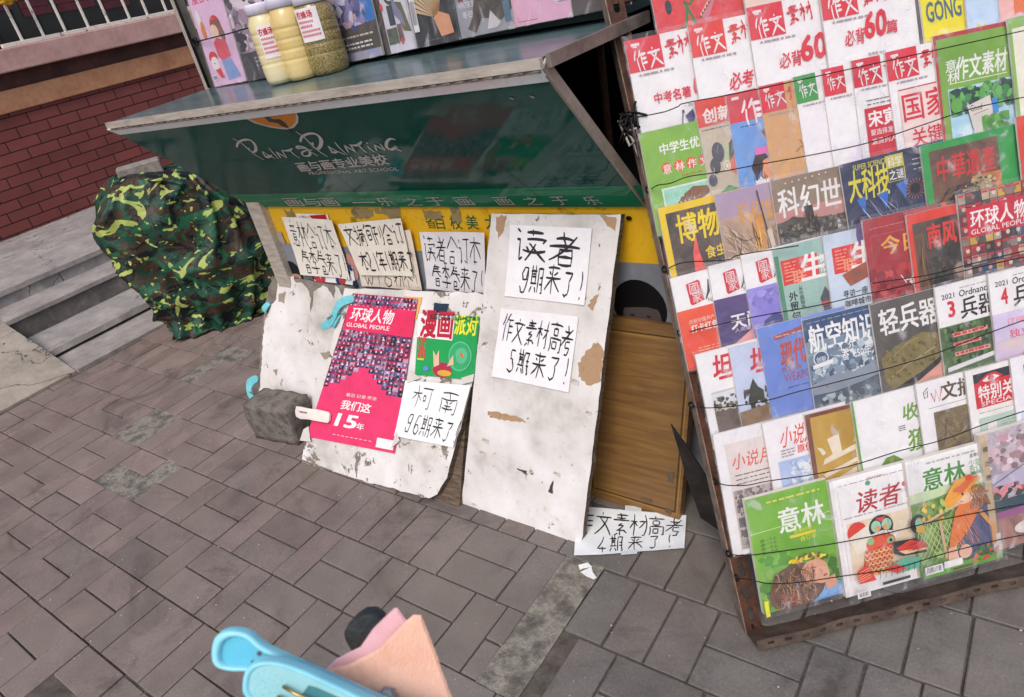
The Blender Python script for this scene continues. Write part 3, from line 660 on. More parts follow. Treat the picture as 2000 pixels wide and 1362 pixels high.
sheet('notice_sheet',FP,[(553,422),(652,428),(687,545),(590,535)],.008,Wa,'cream notice on the yellow board, leftmost of the row','paper sheet',g0,'#eee3d8',.004,4)
def Wu(b,a): b.hw('WTO初个!',.08,a*.03,.15,a*.24,.012,ink,1.1)
sheet('notice_sheet',FP,[(690,470),(803,447),(827,566),(709,558)],.010,Wu,'older cream notice half hidden under another cream notice','paper sheet',g0,'#e6d8ca',.003,5)
def Wb(b,a): b.hw('文摘旬刊合订',.05,a*.56,.15,a*.36,.016,ink,1.05,.02); b.hw('本21年1期来了',.13,a*.10,.135,a*.36,.018,ink,1.05,.0)
sheet('notice_sheet',FP,[(662,437),(785,425),(809,539),(705,536)],.017,Wb,'cream notice overlapping an older one, second from left on the yellow board','paper sheet',g0,'#f0e3d6',.003,6)
def Wc(b,a): b.hw('读者合订本',.05,a*.50,.165,a*.43,.016,ink,1.08,-.01); b.hw('春季卷来了!',.12,a*.06,.15,a*.40,.017,ink,1.05,-.03)
sheet('notice_sheet',FP,[(822,451),(949,453),(950,578),(836,562)],.010,Wc,'whitish notice on the yellow board right beside the tall white board','paper sheet',g0,'#e6e2e8',.004,7)
FG=frame(V((0,0,0)),V((1,0,0)),V((0,1,0)))
def W4(b,a): b.hw('作文素材高考',.02,a*.42,.15,a*.52,.017,ink,1.07,-.03); b.hw('4期来了!',.2,a*.05,.13,a*.36,.015,ink,1.3,.0)
o=sheet('notice_sheet',FG,[(1128,992),(1341,1010),(1337,1075),(1122,1089)],.003,W4,'white notice lying on the paving at the foot of the cupboard door','paper sheet',g0,'#dfe6ef',.004,8)
b=MB(); b.flat([loc(FG,*p) for p in [(1222,992),(1253,995),(1254,1006),(1221,1002)]],P('#c9ced2',.3),.0095); b.build('adhesive_tape',FG,o); b=MB(); b.flat([loc(FG,*p) for p in [(1212,1082),(1246,1079),(1245,1087),(1214,1089)]],P('#cdd3d8',.3),.0095); b.build('adhesive_tape',FG,o)
# comic fragments showing under the first notice
def Fr(b,a):
    pass
    for i in range(16): b.ell(random.random(),random.random()*a,.05+random.random()*.07,.03+random.random()*.05,random.choice(['#e6e0dc','#c03a4a','#233a6a','#1a2b3a','#d9a24a','#2c9a6a']),random.random()*3,9)
sheet('comic_page',FP,[(612,520),(690,520),(697,557),(616,548)],.004,Fr,'strip of colourful comic page peeping out below the leftmost cream notice','comic page','magazines and posters')
# pink poster
def Wpink(b,a):
    rnd=random.Random(5); pass
    z1=b.nz(); z2=b.nz(); z3=b.nz(); z4=b.nz(); nx,ny=15,20; cols=['#2b2a44','#46405f','#5a4c74','#1f2036','#6e6a8c','#8a4a68','#35507c','#7b2f4c','#a89cb8','#54304e']
    for j in range(ny):
        for i in range(nx):
            x0=i/nx; y1=a*(1-.0-j*.63/ny); st=.66+.16*abs(2*(i+.5)/nx-.75)**1.2
            if (j+1)*.63/ny>(.50+.22*abs((i+.5)/nx-.48)*1.6+rnd.uniform(-.02,.02)): continue
            y0=y1-a*.63/ny; w=1/nx
            b.flat([(x0+.001,y0+.001),(x0+w-.002,y0+.001),(x0+w-.002,y1),(x0+.001,y1)],rnd.choice(cols),z1)
            b.ell(x0+w*rnd.uniform(.35,.65),y0+(y1-y0)*.6,w*.2,(y1-y0)*.22,rnd.choice(['#c9b4b4','#b89a98','#d8ccd4','#8d7c8c']),0,7,z2)
            b.flat([(x0+w*.2,y0),(x0+w*.8,y0),(x0+w*.65,y0+(y1-y0)*.4),(x0+w*.35,y0+(y1-y0)*.4)],rnd.choice(cols+['#cfd0e0','#7fa0c8']),z2)
            if rnd.random()<.75: b.flat([(x0+.001,y1-(y1-y0)*.2),(x0+w*.8,y1-(y1-y0)*.2),(x0+w*.8,y1),(x0+.001,y1)],'#d23058',z3)
    b.flat([(.03,a*.765),(1,a*.755),(1,a*.925),(.0,a*.925)],'#dc3460',z4)
    b.text('环球人物',.08,a*.825,.17,'#f4eef2',.62,.028,.08); b.text('GLOBAL PEOPLE',.06,a*.785,.05,'#f4eef2',.62,.02)
    b.text('看见·记录·怀念',.33,a*.325,.045,'#f6e6ee',.38,.0); b.text('我们这',.30,a*.235,.12,'#fbf3f6',.36,.03,.06); b.text('15',.29,a*.115,.165,'#fbf3f6',.24,.05,.1); b.text('年',.55,a*.115,.085,'#fbf3f6',None,.02)
    b.flat([(.80,a*.02),(.985,a*.02),(.985,a*.085),(.80,a*.085)],'#ece6ea')
    for i in range(12): b.flat([(.815+i*.007,a*.03),(.815+i*.007+.003,a*.03),(.815+i*.007+.003,a*.07),(.815+i*.007,a*.07)],'#35303a',b.z0+b.L*.00016)
    for i in range(9): b.flat([(.3+i*.052,a*.05),(.3+i*.052+.035,a*.05),(.3+i*.052+.035,a*.056),(.3+i*.052,a*.056)],'#eeb0c6')
o=sheet('poster',FB,[(690,573),(817,584),(771,886),(600,853)],.004,Wpink,'tall pink poster made of many small portraits, clipped to the flaking board','poster','magazines and posters','#dd3a6c',.0011,11)
b=MB(); b.flat([loc(FB,*p) for p in [(789,579),(826,581),(814,626)]],'#e8b56a',.003)
for i in range(3): 
    p,q=loc(FB,796+i*2,590+i*6),loc(FB,815,590+i*8); b.ribbon([p,q],.0014,'#c8503c',z=.0034)
tag(b.build('paper_scrap',FB),'small orange triangle of paper at the top corner of the pink poster','paper scrap')
def Wgreen(b,a):
    b.flat([(0,a*.62),(.60,a*.60),(.62,a),(0,a)],'#efe9ea')
    b.text('漫画',.05,a*.63,.34,'#b8243c',.53,.06,.04); b.text('派对',.62,a*.70,.25,'#e8e23a',.36,.04,.05); b.text('长篇的故事会',.2,a*.92,.07,'#2a2a2e',.42,.03); b.text('意林漫画',.66,a*.93,.05,'#0f5a30',.3,.02)
    b.text('362',.03,a*.30,.26,'#d8344a',.14,.03); b.flat([(.03,a*.25),(.15,a*.25),(.15,a*.28),(.03,a*.28)],'#c8c23a')
    b.ell(.75,a*.36,.19,a*.24,'#5db98a'); b.ell(.75,a*.36,.17,a*.215,'#35a468'); b.ell(.77,a*.37,.10,a*.13,'#59b488',.5)
    b.flat([(.74,a*.40),(.77,a*.43),(.80,a*.38),(.82,a*.34),(.77,a*.35)],'#cf6a3a')
    b.ell(.47,a*.12,.16,a*.12,'#a8324a'); b.flat([(.33,a*.15),(.30,a*.42),(.36,a*.34),(.40,a*.44),(.42,a*.2)],'#d8b49a'); b.flat([(.55,a*.18),(.62,a*.34),(.66,a*.22),(.64,a*.38),(.58,a*.2)],'#d8b49a')
    b.ell(.52,a*.07,.12,a*.05,'#d8a23c'); b.ell(.2,a*.12,.05,a*.04,'#5a8ac8')
sheet('comic_cover',FB,[(818,613),(937,619),(926,743),(811,732)],.003,Wgreen,'green and white comic cover with a soap bubble taped beside the pink poster','comic page','magazines and posters','#1f9a52',.0009,12)
b=MB()
for q in ([(905,738),(930,730),(928,745),(908,750)],[(803,722),(826,738),(800,748)],[(597,838),(607,832),(611,862),(590,860)],[(768,875),(778,842),(785,860)]): b.flat([loc(FB,*p) for p in q],P('#cfcac6',.35),.010)
tag(b.build('tape_piece',FB),'bits of clear tape holding the sheets on the flaking board','tape',kind='stuff')
# torn paper on the paving
b=MB()
for q in ([(1130,1106),(1149,1102),(1157,1110),(1140,1113),(1133,1115)],[(1134,1119),(1156,1110),(1158,1120),(1166,1130),(1160,1134),(1145,1128)]):
    pts=[loc(FG,*p) for p in q]; i=len(b.v); b.face([(x,y,.002+.004*random.random()) for x,y in pts],P('#dfe3e8',.7))
tag(b.build('torn_paper',FG),'torn white paper scrap lying on the grey mortar patch','paper scrap')
# ============================================================ STONE AND CLIPS
st_=surf('rough_stone',['#3f3b38','#5e5954','#7d766f','#57524d'],26,.9,1.,.006,lo=.25,hi=.75)
a0=G(500,858);a1=G(586,873); u=(a1-a0); wd=u.length; FS=frame(a0,u,V((0,0,1))); hh=.165; dp=.12
b=MB(); n=9; vs=[];fs=[]; idx={}
def sv(i,j,k):
    key=(i,j,k)
    if key in idx: return idx[key]
    x,y,z=i/n-.5,j/n-.5,k/n-.5; q=V((x,y,z)); sq=V((x*2,y*2,z*2)); m_=max(abs(c) for c in sq); ln=sq.length
    s=1-.055*max(0,ln-1.0)/.73
    p=V((q.x*s*wd*1.03,q.y*s*hh,q.z*s*dp)); 
    p+=V((noise.noise(p*28),noise.noise(p*28+V((5,5,5))),noise.noise(p*28+V((9,1,4)))))*.006+V((1,1,1))*noise.noise(p*90)*.0022
    p.x+=(p.y/hh)*.012
    idx[key]=len(vs); vs.append((p.x+wd/2,max(p.y+hh/2,.001),p.z-dp/2)); return idx[key]
for a in range(n):
    for c in range(n):
        for f in ([(a,c,n),(a+1,c,n),(a+1,c+1,n),(a,c+1,n)],[(a,c,0),(a,c+1,0),(a+1,c+1,0),(a+1,c,0)],[(a,0,c),(a+1,0,c),(a+1,0,c+1),(a,0,c+1)],[(a,n,c),(a,n,c+1),(a+1,n,c+1),(a+1,n,c)],[(0,a,c),(0,a,c+1),(0,a+1,c+1),(0,a+1,c)],[(n,a,c),(n,a+1,c),(n,a+1,c+1),(n,a,c+1)]):
            fs.append(tuple(sv(*t) for t in f))
b.mesh(vs,fs,st_,True); tag(b.build('stone_block',FS),'rough grey stone block propping the left white board','stone')
blue=surf('blue_plastic',['#5aaebb','#6cbcc8','#7ac8d2'],8,.35,.1,.001); whp=surf('white_plastic',['#d8cfc8','#e4dcd6'],8,.4,.1)
def clip(fr,px,ws,off,m,label,spring=None,th=.006,grp='plastic pegs holding things to the boards'):
    pts=[loc(fr,*p,off) for p in px]; fine=[];wf=[]
    for i in range(len(pts)-1):
        p0,p1,p2,p3=pts[max(0,i-1)],pts[i],pts[i+1],pts[min(len(pts)-1,i+2)]
        for j in range(5):
            t=j/5; fine.append(tuple(.5*(2*p1[a]+(p2[a]-p0[a])*t+(2*p0[a]-5*p1[a]+4*p2[a]-p3[a])*t*t+(3*p1[a]-p0[a]-3*p2[a]+p3[a])*t**3) for a in (0,1))); wf.append(ws[i]*(1-t)+ws[i+1]*t)
    fine.append(pts[-1]); wf.append(ws[-1]); n=len(fine); sc_=(loc(fr,px[0][0]+1,px[0][1],off)[0]-loc(fr,*px[0],off)[0]); L1=[];R1=[]
    for i,p in enumerate(fine):
        a,c=fine[max(0,i-1)],fine[min(n-1,i+1)]; dx,dy=c[0]-a[0],c[1]-a[1]; d=math.hypot(dx,dy); w=wf[i]*sc_/2
        if i in (0,n-1): w*=.55
        L1.append((p[0]-dy/d*w,p[1]+dx/d*w));R1.append((p[0]+dy/d*w,p[1]-dx/d*w))
    zs=[off+.004+.010*math.sin(i/(n-1)*math.pi*1.0) for i in range(n)]; r=th
    vs=[];
    for i in range(n):
        (lx,ly),(rx,ry)=L1[i],R1[i]; mx,my=(lx+rx)/2,(ly+ry)/2
        vs+= [(lx,ly,zs[i]-r),(lx,ly,zs[i]),((lx+mx)/2,(ly+my)/2,zs[i]+r*.25),((rx+mx)/2,(ry+my)/2,zs[i]+r*.25),(rx,ry,zs[i]),(rx,ry,zs[i]-r)]
    fs=[(i*6+k,i*6+6+k,i*6+6+(k+1)%6,i*6+(k+1)%6) for i in range(n-1) for k in range(6)]+[tuple(range(6)),tuple((n-1)*6+k for k in range(5,-1,-1))]
    b=MB(); b.mesh(vs,fs,m,False); o=b.build('clothes_peg',fr); tag(o,label,'peg',grp)
    if spring:
        b=MB(); q=[loc(fr,*p,off) for p in spring]; zz=max(zs)
        for k in range(2): b.tube([(q[0][0],q[0][1]+k*.003,zz+.003),(q[1][0],q[1][1]+k*.003,zz+.005),(q[1][0]+.004,q[1][1]+k*.003-.004,zz-.006)],.0009,P('#5a4c38',.3),5)
        b.build('spring',fr,o)
    return o
clip(FB,[(693,583),(672,590),(662,605),(656,620),(645,632),(629,640)],[9,12,10,11,13,8],.006,blue,'blue plastic peg at the top left of the pink poster',[(646,624),(656,618)])
clip(FB,[(665,613),(660,628),(652,640)],[6,7,6],.0,blue,'tip of the blue peg seen below the larger blue peg',None)
clip(FC,[(504,738),(492,748),(492,765),(497,780),(489,795)],[7,11,9,9,6],.004,blue,'small blue peg on the left edge of the left white board',[(494,765),(500,768)])
clip(FC,[(527,592),(521,603),(519,611)],[5,8,5],.004,blue,'tiny blue peg near the top edge of the left white board')
clip(FB,[(579,803),(592,806),(608,808),(625,811),(645,816)],[12,15,13,14,13],.012,whp,'white plastic peg gripping the lower left of the pink poster',[(592,804),(606,806)])
# ============================================================ MAGAZINE RACK
al=math.radians(23.98); rr_=V((.513,.461,0)).normalized(); nn=V((-rr_.y,rr_.x,0)); p0=G(1460,1240)
FR=frame(p0,rr_,nn*math.sin(al)+V((0,0,math.cos(al))))
FRi=FR.inverted()
rustm=surf('rusty_iron',['#1e1310','#3a241c','#583626','#2c1c17'],22,.75,.8,.002,metal=.2,lo=.25,hi=.75)
railm=surf('worn_brown_rail',['#3a2a24','#6b5a50','#8a786c','#4a3028'],30,.6,.6,.002,metal=.2,lo=.2,hi=.8)
rk=empty('magazine_rack',p0); tag(rk,'rusty slotted iron rack strung with black wire, full of magazines','rack')
def slotplate(b,L,w,slots,m,z=0.,th=.0025,horizontal=False):
    """strip along y with rounded slots (yc,half length,half width); flat ring faces so the holes are open"""
    n=16; edges=[]
    ys=sorted(slots); y0=0
    def R(x,y,zz): return (y,x,zz) if horizontal else (x,y,zz)
    for k,(yc,hl,hw_) in enumerate(ys):
        ya=(ys[k-1][0]+yc)/2 if k else 0; yb=(ys[k+1][0]+yc)/2 if k<len(ys)-1 else L
        inner=[];outer=[]
        for i in range(n):
            t=2*math.pi*i/n; cx_,sy=math.cos(t),math.sin(t)
            inner.append((w/2+hw_*cx_,yc+(hl-hw_)*(0 if abs(sy)<1e-6 else (1 if sy>0 else -1))+hw_*sy))
            k2=1/max(abs(cx_),abs(sy)); ox,oy=cx_*k2,sy*k2
            outer.append((w/2+ox*w/2,(yb+ya)/2+oy*(yb-ya)/2))
        for zz,fl_ in ((z+th/2,0),(z-th/2,1)):
            vs=[R(x,y,zz) for x,y in inner+outer]; fs=[((i+1)%n,i,n+i,n+(i+1)%n) for i in range(n)]
            if fl_!=horizontal: fs=[f[::-1] for f in fs]
            b.mesh(vs,fs,m)
        vs=[R(x,y,z-th/2) for x,y in inner]+[R(x,y,z+th/2) for x,y in inner]; b.mesh(vs,[(i,(i+1)%n,n+(i+1)%n,n+i) for i in range(n)],m)
HT=1.75
b=MB(); sl=[(.045+.052*i,.017,.0065) for i in range(int(HT/.052)-1)]
slotplate(b,HT,.036,sl,rustm,-.002)
b.box((-.004,0,-.036),(-.001,HT,.004),railm,.001)
for i in range(6): b.ell(.018+random.uniform(-.005,.005),.012+i*.006 if i<2 else .09*i,.003,.003,'#1c110d',z=.0006)
b.build('side_upright',FR,rk)
b=MB(); slotplate(b,HT,.036,sl,rustm,-.002); 
for i,v_ in enumerate(b.v): b.v[i]=(v_[0]+.88,v_[1],v_[2])
b.box((.917,0,-.036),(.920,HT,.004),railm,.001); b.build('side_upright',FR,rk)
b=MB(); N=23; holes=[(.03+i*.0385,.008,.0035) for i in range(N)]
biron=surf('brown_iron',['#3a302b','#54463e','#66574d'],20,.6,.6,.002,metal=.3); slotplate(b,.918,.022,holes,biron,0,horizontal=True)
# bottom shelf angle: lip in front, tray running back to the uprights
for i,v_ in enumerate(b.v): x,y,z=v_; b.v[i]=(x,y-.006+.0015*math.sin(x*40),z+.060+.002*math.sin(x*23))
b.box((0,-.0005,-.03),(.918,.003,.058),biron); b.build('bottom_rail',FR,rk)
b=MB()
for v_ in (.2,.5,.8,1.1,1.4): b.box((.0,v_,-.012),(.915,v_+.02,-.006),rustm)
b.build('cross_bar',FR,rk)
for xx in (.015,.90):
    b=MB(); tp=FR@V((xx,1.7,-.01)); ft=V((tp.x,tp.y,0))+nn*.25; ft.z=0; b.tube([tp,ft],.010,rustm,6); b.build('rear_leg',None,rk)
wires=[[(1238,230),(1262,226),(1300,218),(1325,208),(1345,200),(1500,170),(2000,60)],[(1268,372),(1285,362),(1310,358),(1345,345),(1400,337),(1480,322),(1600,300),(1700,278),(1800,245),(1900,212),(2010,188)],
[(1300,528),(1335,513),(1420,508),(1445,498),(1560,480),(1700,556),(1815,537),(1900,515),(2010,488)][:5],[(1690,556),(1740,548),(1815,537),(1900,515),(2010,488)],[(1330,652),(1400,635),(1480,618),(1560,604),(1620,592),(1680,577),(1760,560),(1900,525),(2010,500)],
[(1352,793),(1380,797),(1440,793),(1500,782),(1560,765),(1640,745),(1740,718),(1830,690),(1920,655),(2010,622)],[(1398,942),(1420,948),(1460,948),(1500,940),(1600,925),(1680,905),(1760,880),(1840,860),(1920,830),(2010,800)],
[(1425,1083),(1460,1085),(1540,1075),(1640,1060),(1740,1040),(1840,1015),(2010,983)],[(1440,1130),(1465,1132),(1500,1140),(1560,1138),(1650,1125),(1750,1110),(1850,1080),(1950,1055),(2010,1043)]]
wm_=P('#17130f',.5)
for w in wires:
    b=MB(); pts=[]
    for i,p in enumerate(w):
        off=.058 if i>0 else .006
        q=loc(FR,*p,off); pts.append(V((q[0],q[1],off)))
    fine=[]
    for i in range(len(pts)-1):
        p_0,p1,p2,p3=pts[max(0,i-1)],pts[i],pts[i+1],pts[min(len(pts)-1,i+2)]
        for j in range(4):
            t=j/4; fine.append(.5*(2*p1+(p2-p_0)*t+(2*p_0-5*p1+4*p2-p3)*t*t+(3*p1-p_0-3*p2+p3)*t**3))
    fine.append(pts[-1]); b.tube(fine,.0012,wm_,5)
    e=pts[0]
    for k in range(3): b.tube([e+V((.004*math.cos(a)-.002,.006*math.sin(a)+k*.002,.006*math.cos(a))) for a in [i*.8 for i in range(9)]],.0011,wm_,4)
    b.build('retaining_wire',FR,rk)
b=MB()   # knot of dark cord and rag at the upper left
for i in range(9):
    c0=loc(FR,1232+random.uniform(-8,8),238+random.uniform(-16,30),.02); pts=[V((c0[0]+random.gauss(0,.012),c0[1]+random.gauss(0,.018),.01+random.random()*.03)) for _ in range(5)]
    b.tube(pts,.0028,'#100e0f' if i<7 else '#9a948e',5)
b.build('cord_knot',FR,rk)
# plastic sleeve
sm,nt,bs=newmat('clear_sleeve'); nt.nodes.remove(bs); out=nt.nodes['Material Output']
tr_=nt.nodes.new('ShaderNodeBsdfTransparent'); gs_=nt.nodes.new('ShaderNodeBsdfGlossy'); gs_.inputs['Roughness'].default_value=.12; df=nt.nodes.new('ShaderNodeBsdfDiffuse'); df.inputs['Color'].default_value=(.8,.8,.85,1)
v=tex(nt,1.,stretch=(1,.6,1)); nz_=noi(nt,v,13,6,.62,2.2); n2=noi(nt,v,4,3)
bp_=nd(nt,'ShaderNodeBump',Strength=.5,Distance=.006); link(nt,nz_,bp_.inputs['Height']); link(nt,bp_.outputs[0],gs_.inputs['Normal'])
fr_=nd(nt,'ShaderNodeFresnel',IOR=1.45); link(nt,bp_.outputs[0],fr_.inputs['Normal'])
m1=nt.nodes.new('ShaderNodeMixShader'); m2=nt.nodes.new('ShaderNodeMixShader')
link(nt,ramp(nt,nz_,[(.42,(.035,.035,.035,1)),(.57,(.08,.08,.08,1)),(.66,(.33,.33,.34,1))]),m1.inputs[0]); link(nt,tr_.outputs[0],m1.inputs[1]); link(nt,df.outputs[0],m1.inputs[2])  # whitish streaks in the diffuse mix paint glare and haze onto the plastic
fm_=nd(nt,'ShaderNodeMath',operation='MULTIPLY'); link(nt,fr_.outputs[0],fm_.inputs[0]); fm_.inputs[1].default_value=.55; link(nt,fm_.outputs[0],m2.inputs[0]); link(nt,m1.outputs[0],m2.inputs[1]); link(nt,gs_.outputs[0],m2.inputs[2]); link(nt,m2.outputs[0],out.inputs['Surface'])
def clamp01(x): return 0. if x<0 else (1. if x>1 else x)
class C:
    def __init__(s,b,w,h,xs=1.): s.b=b;s.w=w;s.h=h;s.xs=xs;s.ts=(1+xs)/2
    def X(s,x): return x if x>=.97 else x*s.xs
    def q(s,x,y): return (clamp01(s.X(x))*s.w,(1-clamp01(y))*s.h)
    def r(s,x0,y0,x1,y1,m): s.b.flat([s.q(x0,y1),s.q(x1,y1),s.q(x1,y0),s.q(x0,y0)],m)
    def p(s,pts,m,rg=0): 
        pp=[s.q(*p) for p in pts]
        if rg: pp=[(min(s.w,max(0,x)),min(s.h,max(0,y))) for x,y in rag(pp,rg,.006,len(pts)+int(pts[0][0]*100))]
        s.b.flat(pp,m)
    def e(s,x,y,rx,ry,m,rot=0,n=22):
        c,q=math.cos(rot),math.sin(rot); X,Y=x*s.xs*s.w,(1-y)*s.h; pts=[]
        for k in range(n):
            t=2*math.pi*k/n; a,b_=rx*s.xs*s.w*math.cos(t),ry*s.h*math.sin(t); pts.append((min(s.w,max(0,X+a*c-b_*q)),min(s.h,max(0,Y+a*q+b_*c))))
        s.b.flat(pts,m)
    def t(s,t,x,y,h,m,w=None,bold=.02,sh=0.,vert=False,rot=0.,gap=1.12):
        h*=s.ts; x*=s.xs
        if vert: s.b.text(t,x*s.w,(1-y)*s.h,h*s.w,m,None,bold,sh,rot,True,gap)
        else: s.b.text(t,x*s.w,(1-y)*s.h-h*s.w,h*s.w,m,w*s.xs*s.w if w else None,bold,sh,rot)
    def hh(s,t,x,y,cw,ch,lw,m,gap=1.,rot=0.,jit=.2): s.b.hw(t,x*s.w,(1-y)*s.h-ch*s.w,cw*s.w,ch*s.w,lw*s.w,m,gap,rot,jit)
    def l(s,pts,w,m,tp=0.): s.b.ribbon([s.q(*p) for p in pts],w*s.w,m,tp)
    def g(s,x0,y,x1,m,n=1,dy=.02,hh=.008,seed=0):
        r=random.Random(seed+int(y*1000)); z=s.b.nz()
        for i in range(n):
            x=x0
            while x<x1-.02:
                L=r.uniform(.03,.11); x2=min(x1,x+L); a=s.q(x,y+i*dy); b_=s.q(x2,y+i*dy+hh); s.b.flat([(a[0],b_[1]),(b_[0],b_[1]),(b_[0],a[1]),a],m,z); x=x2+r.uniform(.01,.03)
    def bar(s,x,y,w,h):
        s.r(x,y,x+w,y+h,'#eeeaf0'); z=s.b.nz()
        for i in range(11):
            xx=x+w*(.1+.075*i); a=s.q(xx,y+h*.15); b_=s.q(xx+w*random.uniform(.02,.05),y+h*.8); s.b.flat([(a[0],b_[1]),(b_[0],b_[1]),(b_[0],a[1]),a],'#2a282e',z)
    def foliage(s,x0,y0,x1,y1,cols,n=60,r=.03,seed=1):
        q=random.Random(seed)
        for i in range(n):
            z=s.b.z0+s.b.L*.00016+.00001*i; x=q.uniform(x0,x1);y=q.uniform(y0,y1); k=q.uniform(.5,1.3)*r
            pts=[s.q(min(x1,max(x0,x+k*math.cos(a)*q.uniform(.6,1.2))),min(y1,max(y0,y+k*.7*math.sin(a)*q.uniform(.6,1.2)))) for a in [j*.9 for j in range(7)]]
            s.b.flat(pts,q.choice(cols),z)
        s.b.L+=5
def strands(c,x0,y0,x1,y1,cols,n=40,L=.15,w=.008,ang=0.,spread=.5,curl=.3,seed=1):
    q=random.Random(seed); z=c.b.nz()
    for i in range(n):
        x,y=q.uniform(x0,x1),q.uniform(y0,y1); a=ang+q.gauss(0,spread); k=q.uniform(-curl,curl); pts=[]
        for j in range(7):
            if not(x0-.02<=x<=x1+.02 and y0-.02<=y<=y1+.02): break
            pts.append((min(x1,max(x0,x)),min(y1,max(y0,y)))); x+=math.cos(a)*L/6; y-=math.sin(a)*L/6; a+=k
        if len(pts)>2: c.b.ribbon([c.q(*t) for t in pts],w*q.uniform(.5,1.4)*c.w,q.choice(cols),.7,z+i*.000006)
    c.b.L+=3
C.s=strands
pages=surf('page_edges',['#cfc8c0','#dcd6d0'],60,.8,.4)
GM='magazines in clear sleeves on the wire rack'
def magazine(fr,w,h,paint,label,th=.0045,base='#efecf2',group=GM,sleeve=.006,milky=False,name='magazine',xs=1.):
    b=MB(); b.box((0,0,-th),(w,h,0),pages); b.z0=.0002; b.flat([(0,0),(w,0),(w,h),(0,h)],base)
    random.seed(hash(label)%1 + len(label)*7); paint(C(b,w,h,xs)); sd=len(label)*1.7
    def warp(x,y): return .0016*noise.noise((x*9+sd,y*7,sd))
    o=b.build(name,fr,warp=None); tag(o,label,'magazine',group)
    if sleeve:
        e=sleeve; s=MB(); N=6; zt=.0002+b.L*.00016+.0012
        vs=[(-e+(w+2*e)*i/N,-e*.5+(h+e*2)*j/N,zt+.0012*noise.noise((i*.9+sd,j*.9,sd))) for j in range(N+1) for i in range(N+1)]
        s.mesh(vs,[(j*(N+1)+i,j*(N+1)+i+1,(j+1)*(N+1)+i+1,(j+1)*(N+1)+i) for j in range(N) for i in range(N)],sm,True)
        s.build('plastic_sleeve',fr,o)
    return o
SS,TT=.062,.095
def M(px,py,w,h,paint,label,rot=0.,base='#efecf2',th=.0045,off=.034,sleeve=.006):
    rot=rot or (sum(map(ord,label))%13-6)*.0022; u0,v0=loc(FR,px,py,off); u_=V((1,0,-SS)); v_=V((0,1,TT))
    c,s=math.cos(rot),math.sin(rot); u2=u_*c+v_*s; v2=v_*c-u_*s
    tl=V((u0,v0,off)); o=tl-v2.normalized()*h; R3=FR.to_3x3()
    fr=frame(FR@o,R3@u2,R3@v2); return magazine(fr,w,h,paint,label,th,base,sleeve=sleeve,xs=.77 if th<.01 else 1.)
RD='#d7283c'; WH='#f2eef4'; BK='#222026'
def zw(chars2,body=WH,red=RD,blk=.50,tc=None,hgt=.235,n=4):
    def f(c):
        c.r(0,0,1,1,body); (body==WH and c.foliage(.02,.66,.98,.98,['#e6e0f2','#ece4f0','#dcd6ee','#f2e8ee'],26,.13,int(len(red)+hgt*100))); c.g(.1,.94,.6,'#a9a0a8',1,.02,.008); c.r(0,0,blk,hgt,red); c.r(.08,.03,.20,.05,'#f3dfe4'); c.r(.10,.052,.16,.062,'#f3dfe4')
        c.hh('作文'[:n],.085,.085,.145,.21,.021,'#f7eff2',1.05,.10,.1)
        if n>2: c.hh('素材'[:n-2],.43,.050,.135,.19,.020,red if blk<.9 else '#f7eff2',1.05,.10,.1)
        c.g(.12,hgt+.02,.62,'#a99aa2',1,.02,.014); chars2(c)
    return f
# ---- row 1 and 2 (top)
def red_cartoon(c):
    c.r(0,0,1,1,'n:#b92a33,#d23a40,#dd4a48:40'); c.l([(.62,.55),(.5,.63),(.42,.60),(.55,.80)],.03,'#3f7d3f'); c.l([(.28,.80),(.40,.78),(.46,.62)],.03,'#3f7d3f'); c.l([(.28,.80),(.17,.92)],.04,'#e8ded4'); c.e(.17,.9,.06,.05,'#3a3236'); c.e(.17,.9,.03,.025,'#e8ded4'); c.e(.2,.62,.045,.05,'#1e2a34'); c.e(.4,.50,.07,.07,'#1e2e3e'); c.e(.4,.5,.05,.05,'#2a4a5a'); c.p([(.6,.72),(.9,.5),(.95,.53),(.68,.78)],'#c8788a'); c.l([(.6,.74),(.9,.56)],.012,'#2a1c20'); 
    for i in range(9): c.e(.62+.035*i,.72-.022*i,.012,.012,'#e6c070',0,7)
M(1243,-150,.205,.275,red_cartoon,'red cover with a green-armed cartoon drawing, at the top left corner of the rack',base='#c93038')
M(1430,-140,.2,.27,lambda c:(c.r(0,0,1,1,'n:#e8dcd8,#dcc0b0,#b8c0d0:8')),'pale cover seen only as a strip above the second red-titled guide from the top left')
def b1(c):
    c.t('中考名著',.27,.41,.125,RD,.53,.035); c.t('60',.84,.33,.24,RD,.2,.04,.1); c.t('— 2021版 —',.66,.53,.045,'#3a363c',.28,.0)
    c.l([(.63,.60),(.56,.78)],.012,'#4a4660'); c.p([(.66,.62),(.78,.58),(.80,.63),(.76,.68),(.70,.68)],'#4a4680'); c.e(.64,.585,.02,.014,'#5a5670'); c.p([(.5,.83),(.56,.78),(.6,.80),(.56,.90),(.52,.92)],'#5a4a50'); c.r(.58,.80,.95,.88,'#d8505a'); c.r(0,.93,1,1,'#cfc8e6')
M(1217,82,.195,.275,zw(b1),'white study guide with a blue streetlamp drawing and red corner block, leftmost in its row')
def b2(c):
    c.t('必考',.45,.40,.2,RD,.35,.03,.12); c.t('60',.84,.27,.28,RD,.3,.05,.1); c.t('中考版',.83,.55,.045,'#3a363c',.14,.0); c.p([(.55,.72),(.8,.66),(1,.62),(1,1),(.3,1),(.4,.85)],'n:#e6dff0,#cbbfe0,#d8d0ea:20')
M(1341,52,.195,.27,zw(b2,red='#dc3a34'),'white study guide with an orange-red corner block and lilac clouds, second in its row')
